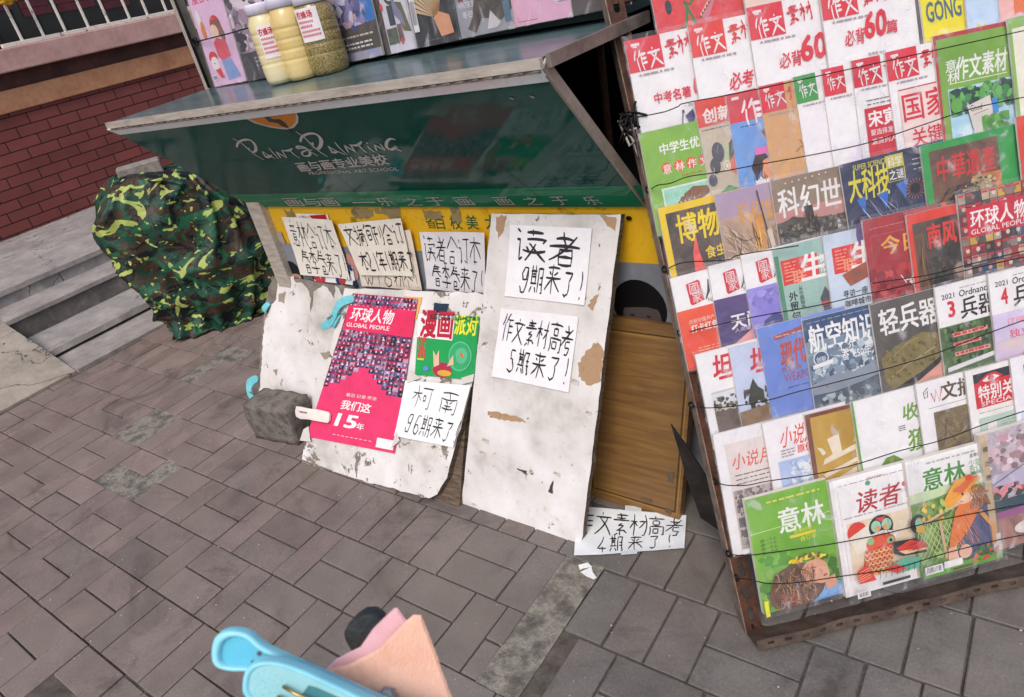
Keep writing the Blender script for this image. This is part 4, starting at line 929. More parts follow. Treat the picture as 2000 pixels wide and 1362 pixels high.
def b3(c):
    c.t('必背',.34,.37,.17,RD,.32,.03,.12); c.t('60',.66,.28,.28,RD,.36,.05,.1); c.t('高考版 2021',.68,.56,.04,'#3a363c',.28,.0); c.r(.5,.62,1,.9,'#efd2b8'); c.e(.83,.76,.2,.13,'#d9664a'); c.e(.83,.77,.13,.09,'#efd0c0'); c.e(.83,.78,.08,.06,'#d9664a')
M(1455,17,.2,.275,zw(b3),'white study guide with an orange bowl picture, third in its row')
def b4(c):
    c.t('必背',.25,.34,.17,RD,.28,.03,.12); c.t('60',.54,.24,.28,RD,.3,.05,.1); c.t('篇',.84,.33,.14,RD,None,.03,.1); c.t('高考版 2021',.55,.53,.035,'#3a363c',.25,.0); c.p([(.35,1),(.38,.78),(.55,.72),(.75,.60),(1,.58),(1,1)],'#c3c2e4'); c.p([(.1,1),(.3,.85),(.7,.85),(1,.95),(1,1)],'#dcdcf2'); c.l([(.56,.83),(.57,.86)],.012,'#4a4a60')
M(1597,-22,.205,.275,zw(b4),'white study guide with lavender hills, left of the yellow cover')
def b5(c): c.r(0,0,1,1,'#f0dc18'); c.t('GONG',.1,.42,.36,'#8a8f6a',.82,.045); c.t('GONG',.11,.425,.34,'#4a6a86',.80,.02); c.t('素材',.2,.78,.12,'#b0382a',.3,.03); c.e(.75,.35,.1,.05,'#2a3a4a')
M(1783,-95,.125,.25,b5,'yellow cover with tall grey-blue capital letters, in the top row')
def b6(c): c.r(0,0,1,1,'n:#a8c4e0,#c2d4ea,#9ab6d8:10'); pts=[(.5+.42*math.cos(a)*(1 if k%2 else .75),.80+.17*math.sin(a)*(1 if k%2 else .75)) for k,a in enumerate([i*.349 for i in range(18)])]; c.p(pts,'#e6c828'); c.l([(.5,.86),(.7,.76),(.85,.8)],.05,'#b8862a')
M(1873,-105,.075,.245,b6,'narrow sky-blue cover with a yellow sun, right of the yellow cover')
def b7(c): c.r(0,0,1,1,'n:#d8a0a8,#e6b8b4,#c88890:14'); c.e(.6,.6,.3,.3,'#e07a4a'); c.e(.4,.8,.2,.16,'#d8b8c8')
M(1935,-125,.14,.25,b7,'pink and orange cover at the top right corner of the rack')
# ---- row 3
def c1(c):
    c.r(0,0,1,1,'n:#6f9f34,#7fb03c,#8cba48:9'); c.t('中学生优秀',.25,.14,.13,'#f6f4f2',.72,.04,.03); 
    for i,ch in enumerate('意林作文'): c.e(.3+i*.18,.375,.075,.055,'#e0582e',0,12); c.t(ch,.24+i*.18,.34,.11,'#f7efe8',None,.015,.1)
    c.g(.5,.47,.8,'#c8602e',1); c.r(.17,.56,1,.97,'#e8f0e6'); c.r(.19,.575,1,.97,'n:#93cdb8,#a2d8c4,#8ac2b0:12'); c.p([(.30,.80),(.42,.68),(.62,.60),(.82,.62),(.88,.70),(.80,.82),(.60,.84),(.42,.90),(.28,.88)],'#8a5a3a'); c.s(.36,.62,.84,.88,['#6a4028','#a87450','#7a4c30','#9a6a48'],60,.3,.012,-2.4,.25,.12,22); c.p([(.70,.74),(.86,.69),(.9,.76),(.82,.83),(.72,.80)],'#f0d0c0'); c.p([(.22,.88),(.34,.86),(.5,.92),(.8,.9),(.9,.97),(.2,.97)],'#f2a0b4'); c.e(.93,.78,.06,.06,'#e8d24a'); c.p([(.66,.84),(.85,.82),(.95,.9),(.7,.95)],'#e8e6f0')
    for i in range(14): c.e(.25+random.random()*.4,.6+random.random()*.15,.01,.008,'#d8eee0',0,6)
M(1246,262,.195,.215,c1,'green cover with a long brown-haired girl, leftmost in its row')
def c2(c):
    c.r(0,0,1,1,'#cfc0aa'); c.r(0,0,1,.23,'#dc4436'); c.t('创新',.12,.08,.24,'#f8f0ea',.6,.045,.05); c.g(.05,.255,.9,'#4a443e',1); 
    c.p([(.42,.62),(.55,.5),(.62,.44),(.85,.42),(.95,.5),(.92,.7),(.85,.78),(.68,.86),(.62,.7)],'#e07a64'); c.p([(.45,.58),(.48,.45),(.62,.38),(.85,.37),(.95,.44),(.7,.46),(.58,.54)],'#4a4a58'); c.e(.3,.47,.13,.09,'#3c3c4c'); c.e(.2,.58,.11,.07,'#3c3c4c'); c.e(.1,.70,.09,.055,'#3c3c4c'); c.l([(.52,.4),(.46,.6)],.05,'#b6d08a'); c.e(.44,.6,.075,.05,'#e9e4d0'); c.e(.44,.6,.05,.033,'#c8b878'); c.e(.44,.6,.03,.02,'#f0ece0')
    c.s(.1,.3,.98,.98,['#d6c8b4','#c2b29a'],30,.1,.006,0,2,.2,23); c.e(.86,.57,.02,.016,'#3a2a2a'); c.p([(.9,.6),(.97,.66),(.9,.68)],'#d86a58'); c.p([(.1,.85),(.4,.77),(.62,.82),(.8,.95),(.8,1),(.1,1)],'#3c8a44'); c.p([(.5,.80),(.66,.95),(.62,1),(.4,1)],'#2f4438'); c.r(.82,.84,1,1,'#d8e0e0')
M(1354,200,.135,.235,c2,'beige cover with a pink-faced profile wearing a white earpiece')
def c3(c):
    c.r(0,0,1,.27,'#d82a3e'); c.r(0,.25,1,1,'n:#5f8ed0,#6b9ad8,#7aa6e0:8'); c.hh('作文',.22,.08,.36,.40,.045,'#f8f0f4',.95,.05,.1); c.r(.1,.03,.25,.055,'#f2d8dc'); c.g(.2,.29,.6,'#2a3a6a',1); c.p([(.3,.66),(.42,.55),(.6,.54),(.68,.60),(.6,.66),(.48,.70),(.38,.78)],'#3a2a26'); c.p([(.55,.62),(.8,.58),(.9,.7),(.7,.76),(.6,.86),(.5,.74)],'#e8a07a'); c.r(.42,.5,.95,.56,'#e070b8'); c.p([(.25,.85),(.45,.75),(.7,.85),(.95,.80),(.95,1),(.22,1)],'#e8e6f2'); c.p([(.6,.36),(.75,.34),(.7,.44)],'#8a4a5a'); c.foliage(.3,.78,.96,.98,['#ffffff','#d8d6ea','#b8b4d8','#e8e6f2'],50,.03,24); c.s(.3,.56,.6,.78,['#2a1c1a','#4a342c'],26,.14,.01,-1.6,.3,.15,25); c.r(0,.86,.22,1,'#2a6a5a')
M(1416,187,.135,.235,c3,'sky-blue cover with a dark-haired woman in a white spotted dress')
c4=zw(lambda c:(c.r(.62,0,1,.24,'#cc9a68'),c.l([(.55,.62),(.68,.58),(.8,.64)],.012,'#6a4a2a'),c.l([(.65,.52),(.74,.6),(.86,.52)],.010,'#6a4a2a'),c.e(.8,.74,.07,.04,'#8aa88a'),c.e(.72,.82,.05,.03,'#8ab0a0'),c.p([(.1,.95),(.6,.86),(1,.9),(1,1),(0,1)],'n:#b89068,#d8c0a8,#a87a50:20')),body='n:#c9965e,#d6a66c,#cc9c66:12')
M(1480,170,.14,.235,c4,'kraft-brown study guide with twigs drawn on it')
c5=zw(lambda c:(c.r(.66,.40,.92,.54,'#e6e2e8'),c.g(.66,.57,.95,'#a03a3a',2),c.p([(.55,.96),(.7,.9),(.8,.95),(.75,1),(.55,1)],'#3a3238')),red='#3f9a48',body='#efe8f2',n=2)
M(1547,152,.125,.235,c5,'white study guide with a green corner block')
c6=zw(lambda c:(c.p([(.78,.38),(.9,.5),(.84,.62),(.76,.62),(.70,.5)],'#d8483a'),c.p([(.79,.42),(.86,.5),(.82,.58),(.77,.56),(.74,.5)],'#f2e4e4'),c.r(.76,.63,.86,.74,'#d8483a'),c.l([(.84,.74),(.86,.95)],.02,'#d88a84')),n=2)
M(1602,137,.125,.235,c6,'white study guide with a red pen nib')
def c7(c): c.g(.18,.36,.9,'#6a6066',2,.035); c.r(.12,.43,1,.86,'#c81e34'); c.t('宋寅',.17,.46,.22,'#f8f0f2',.50,.045); c.t('要选择发光',.18,.62,.085,'#f3d8dc',.50,.02); c.t('滚烫的人生',.18,.70,.085,'#f3d8dc',.55,.02); c.r(.12,.86,1,1,'n:#6a5a48,#b09a78,#3a3228:14')
M(1660,120,.165,.235,zw(c7,red='#cf2438'),'white study guide with a large red panel of white headline characters')
def c8(c): c.r(.12,.32,.95,1,'#f0d4d2'); c.r(.12,.32,.95,.33,'#b02a3a'); c.t('国家',.16,.36,.36,'#cf2438',.74,.02); c.t('关键',.25,.66,.24,'#cf2438',.5,.02); c.r(.2,.90,.9,1,'#cdb4dc')
M(1726,104,.18,.25,zw(c8,n=4),'white study guide with a pink panel and four very large red characters')
def c9(c):
    c.r(0,0,1,1,'#b4303c'); c.r(.035,.035,1,1,'n:#6a9a34,#7aa83c,#86b248:8'); c.t('作文素材',.25,.20,.24,'#f4f2ee',.7,.035,.12); c.t('意',.12,.21,.13,'#f0f2e8',None,.02,.1); c.t('林',.13,.30,.13,'#f0f2e8',None,.02,.1); c.l([(.15,.40),(.95,.40)],.008,'#e8f0d0')
    c.r(.12,.44,.98,.97,'n:#cfe4f0,#a8d0e8,#ddecf2:9'); 
    for i in range(16): c.e(.2+random.random()*.75,.46+random.random()*.16,.07,.045,random.choice(['#3f8a48','#2f6a38','#58a84c','#1f4a3a']),0,10)
    c.foliage(.13,.45,.97,.66,['#3f8a48','#2f6a38','#58a84c','#1f4a3a','#6ab45c','#16382c'],90,.045,31); c.foliage(.13,.80,.97,.96,['#cfe4f4','#a8cdea','#e4eef6','#88b8dc'],50,.05,32)
    c.e(.2,.58,.08,.06,'#5fa83c'); c.p([(.34,.60),(.66,.55),(.72,.80),(.42,.86)],'#dcd4cc'); c.t('Good',.38,.60,.07,'#4a4648',.16,.0); c.l([(.42,.68),(.62,.66)],.006,'#6a6668'); c.r(.68,.58,.76,.7,'#3a8ad0'); c.foliage(.52,.70,.90,.92,['#58a030','#4f9a2c','#3c8424','#6cb43c'],60,.05,33); c.p([(.5,.86),(.6,.84),(.7,.92),(.52,.93)],'#20323a')
M(1820,72,.215,.255,c9,'green cover with a red edge and a note among green leaves',base='#b4303c')
def c10(c): c.r(0,0,1,1,'#86b64e'); c.r(.06,.08,1,.9,'#e9e2d4'); c.e(.5,.4,.2,.12,'#7a9a5a'); c.e(.6,.7,.3,.12,'#9a8ac0')
M(1966,38,.15,.265,c10,'green-framed cream cover cut by the right side of the picture, third row')
# ---- row 4
def d1(c):
    c.r(0,0,1,1,'#ecc412'); c.r(.09,.07,1,.93,'n:#24221e,#4a4038,#6a5a50,#2a2620:7'); c.p([(.09,.3),(.5,.5),(.9,.8),(.6,.9),(.3,.6),(.09,.45)],'n:#3a302c,#6a584c:12'); c.t('博物',.20,.11,.34,'#f0ce18',.62,.035,.04)
    c.p([(.42,.93),(.36,.7),(.38,.5),(.46,.32),(.47,.5),(.50,.62),(.6,.75),(.78,.93)],'n:#c83a38,#e8605a,#f08a80:14'); c.t('食虫植',.56,.47,.15,'#ecc412',.46,.03); c.t('物的如何',.5,.62,.11,'#8a8680',.5,.01); c.r(.17,.86,.4,.89,'#d8b020'); c.r(.20,.93,.45,.96,'#d8d0c8')
M(1283,408,.195,.215,d1,'dark cover with a broad yellow frame and a red claw-like plant',base='#ecc412')
def d2(c):
    c.r(0,0,1,1,'n:#7a5f5a,#a08478,#c0a48c,#8a6a48:6'); c.r(0,0,1,.25,'n:#a08aa8,#b8a0b4:6'); c.t('科幻世界',.28,.14,.26,'#d89a34',.75,.02); c.p([(.5,.25),(.62,.3),(.58,.95),(.42,.95)],'n:#b8783a,#d8a050:12'); 
    for i in range(8): c.l([(.02,.3+.08*i),(.2,.4+.07*i),(.35,.9)],.012,random.choice(['#d8c8b4','#8a7060','#c8b090']),.5)
    c.s(.02,.28,.55,.98,['#d8c8b4','#8a7060','#c8b090','#5a443c','#a88868','#e0c8a0'],70,.4,.012,-1.0,.5,.25,3); c.s(.42,.3,.62,.98,['#e0a850','#b87830','#f0c070','#7a4a28'],30,.3,.014,-1.5,.15,.05,4); c.s(.6,.3,.96,.98,['#4a3430','#a08478','#8a6a5a','#c0a490'],60,.22,.014,-.8,.9,.4,5); c.l([(.58,.05),(.7,.9)],.014,'#3a2a2a'); c.p([(.63,.45),(.70,.44),(.72,.62),(.66,.64)],'#cbbcae')
M(1394,382,.2,.215,d2,'brown fantasy cover with a glowing orange tree trunk')
def d3(c):
    c.r(0,0,1,1,'#c08a84'); c.r(0,0,1,.3,'n:#7a6858,#94806c:12'); c.p([(0,.42),(.25,.38),(.5,.42),(.8,.44),(1,.48),(1,.66),(.4,.7),(0,.66)],'n:#2a2826,#4a443e,#6a6258:16',.001); c.t('科幻世',.06,.10,.34,'#ece6ea',.93,.03,.03); c.p([(.42,.3),(.55,.3),(.58,.6),(.5,.66),(.46,.6)],'n:#2a2424,#4a3c36:16'); c.r(.38,.62,.62,.98,'#2c2622'); c.r(.45,.64,.56,.98,'#6a5a34'); c.t('谷神鱼',.88,.45,.05,'#f0e4e4',None,.01,0,True); c.e(.8,.8,.12,.08,'#3a3230')
    c.foliage(.02,.44,.98,.66,['#24211f','#4a443e','#6f675c','#353230','#85796a'],140,.035,6); c.s(.4,.32,.6,.62,['#1e1a1a','#6a5a50','#3a302c'],30,.2,.014,-1.2,.4,.2,7)
    for i in range(7): c.e(.2+i*.1,.05-.003*i,.012,.009,'#e8dcd8',0,6)
M(1503,355,.195,.22,d3,'dusty pink science fiction cover with big white characters')
def d4(c):
    c.r(0,0,1,1,'n:#1c2444,#2a3052,#343a66:6'); c.t('大科技',.06,.10,.30,'#d8cc34',.50,.04,.06); c.t('SUPER SCIENCE',.15,.04,.055,'#d8cc34',.42,.01,.1); c.r(.56,.03,.78,.30,'#c8c04a'); c.r(.57,.16,.77,.295,'#4a4a52'); c.t('科学',.58,.05,.10,'#f0ecea',.18,.02); c.t('之谜',.58,.18,.10,'#f0ecea',.18,.02)
    for x,y,r in ((.2,.44,.06),(.47,.44,.07),(.72,.38,.08)): c.p([(x-r,y-.05),(x+r,y-.07),(x+r*.6,y+.05),(x+r*.2,y+.12),(x-.3*r,y+.04)],'#2f6ac8')
    for i in range(16): a=math.pi*(i/15); c.l([(.52+.22*math.cos(a),.86-.16*math.sin(a)),(.52+.34*math.cos(a),.86-.26*math.sin(a))],.010,'#2aa07a')
    c.e(.52,.9,.26,.17,'#1f8a5a'); c.e(.52,.92,.21,.13,'#123a34'); c.l([(.5,.98),(.54,.82)],.03,'#b07a50'); c.e(.86,.42,.09,.08,'#5a3a3c'); c.e(.86,.42,.065,.058,'#181a22')
    for i in range(18): a=i*.35; c.l([(.86+.09*math.cos(a),.42+.08*math.sin(a)),(.86+.13*math.cos(a),.42+.11*math.sin(a))],.008,'#a06a64')
    c.s(.02,.4,.98,.98,['#3a4a8a','#4a3a80','#2a3a6a','#5a7ab0'],50,.16,.006,-1.1,.4,.3,8); c.s(.1,.4,.6,.75,['#c8d8f0','#90a8d8'],14,.2,.006,-1.0,.1,.05,9)
    c.e(.12,.75,.08,.14,'#5a2a7a'); c.e(.2,.86,.1,.06,'#6a3490'); c.g(.85,.12,.97,'#c0c0d0',3,.05)
M(1638,323,.235,.205,d4,'navy cover with yellow title and green and blue virus particles',base='#232b50')
def d5(c):
    c.r(0,0,1,1,'#2c9a48'); c.r(.09,.07,.94,.97,'n:#3a2c26,#5a4034,#7a5640,#46342c:7'); c.r(.58,.4,.94,.97,'n:#8a5030,#c87a3c,#d89450:5'); c.t('中華遺產',.16,.14,.25,'#c83430',.72,.035,.05); c.p([(.45,.62),(.55,.45),(.66,.38),(.78,.46),(.84,.62),(.88,.8),(.6,.85),(.5,.7),(.42,.75)],'n:#6a5a40,#b8a07a,#4a3e2c:26',.0015); c.s(.1,.45,.56,.95,['#2a1e1a','#6a4a38','#4a342a','#7a5a48'],60,.4,.016,.55,.2,.1,12); c.foliage(.44,.42,.86,.84,['#4a3e2c','#8a7650','#c8b48c','#3a2e20','#a8946a'],110,.025,13); c.t('大漠',.28,.6,.09,'#c83430',None,.03,0,True); c.t('繁华',.16,.70,.07,'#f0e8e0',None,.03,0,True); c.r(.15,.58,.21,.66,'#d8604a')
M(1796,287,.24,.215,d5,'green-framed brown cover showing a bronze beast',base='#2c9a48')
M(1983,230,.12,.23,lambda c:(c.r(0,0,1,1,'#d8402a'),c.r(.2,.2,1,1,'n:#c85a3a,#e0a080:9')),'orange-red cover at the right edge beside the green-framed beast cover',base='#d8402a')
# ---- row 5
def gj(body,chars,extra=None):
    def f(c):
        c.r(0,0,1,1,body); c.r(0,0,1,.36,'#f2eff5'); c.p([(.20,.10),(.38,.08),(.40,.10),(.42,.30),(.24,.33),(.215,.31)],'#d03040'); c.t('國',.235,.105,.125,'#f6ecee',.13,.0,.02); c.t('家',.255,.20,.125,'#f6ecee',.13,.0,.02); c.l([(.52,.10),(.50,.22),(.44,.30)],.03,'#3a3a40',.6); c.t('NA',.47,.29,.05,'#5a565e',.1,.0)
        chars(c)
    return f
def e1(c): c.t('庆祝中国共产党成',.14,.47,.055,'#f8d8c8',.5,.0); c.t('打卡红色博',.15,.53,.095,'#f8efe8',.5,.035); c.g(.2,.78,.5,'#f0c0a0',3,.03); c.r(0,.97,1,1,'#c84a20')
M(1307,545,.2,.205,gj('n:#d8402c,#e0502c,#e8703a:4',e1),'magazine with red seal and orange-red lower half, leftmost in its row')
def e2(c): c.t('天问',.20,.55,.19,'#f3eff6',.46,.045,.03); c.t('人类最近探',.24,.70,.05,'#d8c8e0',.42,.01); c.p([(0,1),(.2,.86),(.6,.7),(1,.62),(1,1)],'n:#c87a8a,#e0a0a0,#b0708a:9')
M(1381,521,.19,.205,gj('n:#38305c,#54407a,#6a4a80:5',e2),'magazine with red seal over a dark violet sky and a pink planet')
def e3(c): c.p([(.08,.86),(.2,.72),(.36,.66),(.52,.72),(.6,.80),(.4,.84),(.3,.9)],'#4a4a8c'); c.e(.32,.90,.16,.13,'#5a58a0'); c.e(.34,.92,.08,.08,'#a49ad0'); c.foliage(0,.4,.7,.6,['#8c82d0','#a49ce0','#786ec4'],20,.07,3)
M(1445,500,.19,.205,gj('n:#7c74c4,#948ad8,#a8a0e2:4',e3),'magazine with red seal over a lilac portrait in a cap')
def slife(x,body,ex):
    def f(c):
        c.r(0,0,1,1,body); c.r(x,.14,x+.52,.40,'#d83a34'); c.g(x+.04,.17,x+.22,'#f0a090',3,.035,.012); c.t('联',x+.14,.27,.16,'#f0a080',None,.035); c.t('三',x+.03,.27,.10,'#f0a080',None,.035); c.t('生',x+.26,.13,.30,'#f8f0ee',None,.045,.08); c.t('活周刊',x+.54,.16,.22,'#f4ecea',.3,.03,.05); ex(c)
    return f
def e4(c): c.r(0,.08,.06,1,'#4a8a68'); c.t('外贸何以',.12,.48,.105,'#1e2624',None,.03,0,True,gap=1.15); c.t('从中国制造',.27,.44,.05,'#2a3230',None,.01,0,True); c.p([(.55,.62),(.64,.5),(.70,.6),(.72,.8),(.6,.82)],'#4a4a5a'); c.r(.56,.66,.66,.7,'#c84a4a')
M(1507,488,.205,.205,slife(.08,'n:#86a8a4,#9cbcb4,#7fa09c:5',e4),'sea-green news weekly with dark vertical headline')
def e5(c): c.p([(.2,.42),(.75,.30),(.8,.45),(.3,.55)],'n:#6a5a48,#a04a38,#8a7a68:20'); c.t('寻访一座',.18,.58,.085,'#26242a',.36,.02,.04); c.t('咖啡城市',.19,.68,.085,'#26242a',.38,.02,.04); c.p([(.05,.95),(.5,.84),(1,.8),(1,1),(.05,1)],'n:#a8b8cc,#c8d4e2:8')
M(1605,462,.2,.215,slife(.1,'n:#b4c4d6,#c6d2e2,#a8b6c8:4',e5),'pale blue news weekly with a white building and black headline')
def e6(c): c.r(0,0,1,1,'n:#7f1f2c,#a02a34,#b8383e:5'); c.r(.10,.16,.80,.165,'#c0605a'); c.r(.10,.16,.105,.45,'#c0605a'); c.t('今日',.26,.19,.26,'#e0a43c',.62,.035,.04); c.g(.1,.09,.7,'#c87a70',1); c.r(.48,.78,1,1,'#8a1424'); c.foliage(.02,.46,.96,.98,['#a8262e','#7a1a24','#b8383c','#902430'],60,.08,16); c.t('关',.60,.60,.16,'#f4e8e4',None,.04); c.l([(.48,.52),(.64,.68)],.014,'#f0e0dc'); c.g(.55,.84,.8,'#e8c8c0',2,.04); c.foliage(.0,.5,.7,.8,['#b8343a','#902430','#c84a48'],24,.09,5)
M(1682,432,.17,.23,e6,'deep red cover with one golden character in a thin frame',base='#8c2430')
def e7(c): c.r(0,0,1,1,'#d83c28'); c.r(.07,.09,1,1,'n:#1e1c1a,#3a3230,#5a4c44,#22201e:6'); c.p([(.07,.2),(.22,.18),(.26,.7),(.2,1),(.07,1)],'n:#5a3e2c,#7a5840:12'); c.t('南风窗',.28,.13,.30,'#d83428',.95*.7,.05,.03); c.foliage(.28,.42,.98,.98,['#26221f','#3a3430','#4c443e','#1a1816','#584c46'],110,.06,14); c.s(.09,.2,.26,.98,['#7a5840','#4a3020','#9a7450'],24,.3,.012,-1.5,.15,.05,15); c.e(.72,.62,.12,.10,'#6a5a54'); c.e(.72,.6,.08,.07,'#a08478'); c.p([(.35,1),(.5,.8),(.85,.72),(1,.85),(1,1)],'#16161a')
M(1768,422,.19,.235,e7,'black cover with orange-red border and red title characters',base='#d83c28')
def e8(c):
    rnd=random.Random(3); c.r(0,0,1,1,'#5a2a30'); cols=['#2b2a34','#46404a','#8a7a74','#a89a90','#6a2a34','#35507c','#7b2f3c','#b8a890','#c8a040','#54504e','#9a3a3a']; z1,z2,z3=c.b.nz(),c.b.nz(),c.b.nz()
    for j in range(11):
        for i in range(9):
            x0,y0=i/9,j/11; a=c.q(x0+.004,y0+.09); b_=c.q(x0+.105,y0+.004); c.b.flat([a,(b_[0],a[1]),b_,(a[0],b_[1])],rnd.choice(cols),z1)
            c.b.ell((x0+.055)*c.w,(1-y0-.045)*c.h,.022*c.w,.022*c.h,rnd.choice(['#c9a894','#a88a7a','#d8c8b8','#8d6c5c']),0,8,z2)
            if rnd.random()<.8: a=c.q(x0+.01,y0+.03); b_=c.q(x0+.09,y0+.012); c.b.flat([a,(b_[0],a[1]),b_,(a[0],b_[1])],'#c82a3c',z3)
    c.r(.10,.13,1,.38,'#c81e38'); c.t('环球人物',.14,.16,.20,'#f6eef2',.80,.03,.06); c.t('GLOBAL PEOPLE',.14,.325,.055,'#f6eef2',.78,.01)
M(1867,382,.215,.245,e8,'cover of many tiny portraits with a crimson title band, right end of its row',base='#5a2a30')
# ---- row 6
def f1(c): c.t('坦克',.20,.06,.32,'#cf2438',.60,.05,.12); c.r(.12,.42,1,1,'#c8c2bc'); c.r(.12,.44,1,.56,'#d8dce8'); c.foliage(.12,.48,.8,.66,['#4a4a38','#5c5a42','#3a3a2c','#6a6850'],70,.035,2); c.p([(.12,.62),(.8,.66),(.8,1),(.12,1)],'n:#4a4038,#6a5c54,#8a7c78:10'); c.p([(.4,.85),(.7,.72),(.8,.8),(.8,1),(.3,1)],'n:#8a929c,#5a5c60:14')
M(1356,694,.195,.215,f1,'white-topped cover with a red slanted title over scrub and rock')
def f2(c): c.r(0,0,1,1,'#c3cce8'); c.t('坦克',.26,.06,.32,'#cf2438',.60,.05,.12); c.foliage(.1,.46,.8,.72,['#3c3c2c','#4c4a34','#2f3024','#5a5840'],80,.035,4); c.p([(.2,.46),(.27,.36),(.33,.46),(.4,.5),(.4,.6),(.15,.6)],'#34362a'); c.p([(.55,.46),(.59,.38),(.63,.46),(.63,.6),(.52,.6)],'#34362a'); c.p([(.0,.68),(.8,.64),(.9,.9),(.7,1),(0,1)],'n:#6a5038,#8a6e50,#54463a:9'); c.p([(.05,.94),(.4,.88),(.6,.94),(.5,1),(.05,1)],'#a8a094')
M(1422,681,.195,.212,f2,'pale blue cover with a red slanted title over trees and an earth bank')
def f3(c):
    c.r(0,0,1,1,'n:#5a7ac8,#6a8cd8,#5f82d0:4'); c.p([(.22,.10),(.8,.055),(.8,.09),(.22,.14)],'#a83a44'); c.g(.24,.105,.8,'#e8b0a0',1,.02,.01)
    c.t('现代兵器',.26,.17,.30,'#8a2438',1.0*.73,.05,.1); c.t('现代兵器',.255,.165,.30,'#d83a34',1.0*.73,.025,.1); c.t('MODERN',.26,.38,.07,'#b0304a',.28,.0); c.t('WEAPONRY',.27,.44,.105,'#b0304a',.62,.0); c.g(.3,.56,.75,'#2a4a9a',1); c.p([(.42,.92),(.5,.84),(.56,.88),(.56,.95),(.44,.95)],'#e0e4ee'); c.p([(.6,.9),(.68,.82),(.75,.86),(.75,.94),(.6,.95)],'#d8dce6'); c.r(.44,.95,.75,.97,'#384a70')
M(1476,643,.2,.255,f3,'bright blue cover with a jagged red title and two small white boats',base='#6284d2')
def f4(c):
    c.r(0,0,1,1,'n:#2a3f66,#33507c,#28385a:3'); c.r(0,.22,1,1,'n:#3f5672,#5c7490,#7f93a8,#b4c0cc:4'); c.e(.55,.52,.38,.16,'n:#aab8c6,#dfe4ea,#8a9cb0:9'); c.foliage(.02,.30,.98,.66,['#5c7088','#8a9cae','#b8c4ce','#dbe1e6','#43587a','#71859b'],150,.06,17); c.t('航空知识',.05,.07,.32,'#f4f4f8',1.28*.75,.04,.0); c.g(.05,.035,.95,'#8aa0c0',1); c.t('伊尔-76',.46,.29,.12,'#eef0f6',.42,.02,.03); c.t('奋飞50年',.48,.38,.12,'#eef0f6',.42,.02,.03)
    c.e(.18,.40,.11,.075,'#dfe4ee'); c.e(.18,.40,.095,.065,'#4a6080'); c.t('创新',.11,.38,.07,'#e8ecf4',.14,.01); c.p([(.05,.45),(.34,.43),(.34,.47),(.05,.49)],'#e8ecf4')
    c.p([(0,.64),(.35,.58),(.6,.60),(1,.50),(1,.66),(.7,.72),(.3,.75),(0,.74)],'#8a96a6'); c.p([(0,.74),(.3,.75),(.7,.72),(1,.64),(.95,.86),(.7,.96),(0,1)],'n:#5a6a7c,#3f4c5c,#8a98a4:6'); c.foliage(.05,.76,.9,.97,['#4a5866','#8a98a4','#6a7886','#a8b4bc','#39434e'],90,.05,18); c.p([(.68,.55),(.75,.48),(.76,.56)],'#4a5666'); c.p([(.9,.49),(.96,.44),(.97,.51)],'#4a5666'); c.e(.2,.68,.012,.01,'#c83a4a')
M(1565,627,.205,.225,f4,'stormy blue-grey aviation cover with a pale airliner wing',base='#33507c')
def f5(c):
    c.r(0,0,1,1,'n:#4a4644,#5c5652,#3c3a3a:5'); c.t('轻兵器',.10,.07,.31,'#f0ecee',.85,.035,.0); c.p([(.05,.50),(.3,.42),(.7,.36),(.95,.42),(.92,.62),(.6,.72),(.15,.82),(.06,.7)],'n:#6e6234,#85784a,#5c5230:18',.001); c.foliage(.12,.44,.88,.72,['#6e6234','#7c7044','#8a7e4e','#62562e'],140,.022,19); c.l([(.08,.72),(.4,.62),(.85,.52)],.014,'#a89860'); c.l([(.1,.56),(.45,.42),(.62,.40)],.006,'#b0a068'); c.p([(.12,.84),(.6,.74),(.9,.66),(.95,.8),(.8,.97),(.3,1),(.15,.95)],'n:#c08478,#d8a090,#7a4a44:8'); c.p([(.12,.82),(.6,.72),(.9,.62),(.88,.68),(.55,.79),(.15,.90)],'#262220')
M(1697,597,.205,.24,f5,'dark grey cover with a large khaki army cap',base='#4e4946')
def bq(num,body):
    def f(c):
        c.r(0,0,1,1,body); c.r(0,0,1,.36,'#f2eef4'); c.t('2021',.09,.08,.065,'#3a363e',.20,.03); c.t(num,.17,.15,.20,'#cf2034',.10,.05); c.t('Ordnance',.36,.075,.085,'#222026',.5,.02,.1); c.t('兵器',.36,.15,.26,'#222026',.55,.03,.04); c.g(.38,.05,.85,'#a8a0a8',1)
    return f
def f6(c):
    bq('3','n:#3f5a34,#54703f,#34482c:9')(c); c.foliage(.05,.37,.95,.70,['#2f4a28','#46683a','#587a48','#27381f','#6a8a54'],110,.04,7)
    for i in range(3): c.r(.18,.43+i*.085,.74 if i!=1 else .62,.465+i*.085,'#e8a098'); c.g(.20,.435+i*.085,.72 if i!=1 else .6,'#c83a40',1,.02,.02)
    c.p([(.04,.72),(.95,.66),(.95,.70),(.04,.76)],'#dcdce2'); c.foliage(.05,.76,.9,1,['#2f5a28','#46783a','#589048','#274a1f'],80,.04,8)
M(1823,563,.19,.25,f6,'white-headed cover numbered three over green woodland')
def f7(c):
    bq('4','n:#d8c8b4,#c8b8d8,#e0d0c0:5')(c); c.r(0,.36,1,.6,'#d3c8e6'); c.t('辽阔国疆遗',.22,.42,.09,'#e8889c',.7,.02); c.t('独立雨林',.24,.52,.11,'#d8607c',.7,.02); c.e(.7,.8,.3,.12,'n:#a8865a,#d8b88a:14')
M(1928,537,.19,.25,f7,'white-headed cover numbered four over a lilac ground')
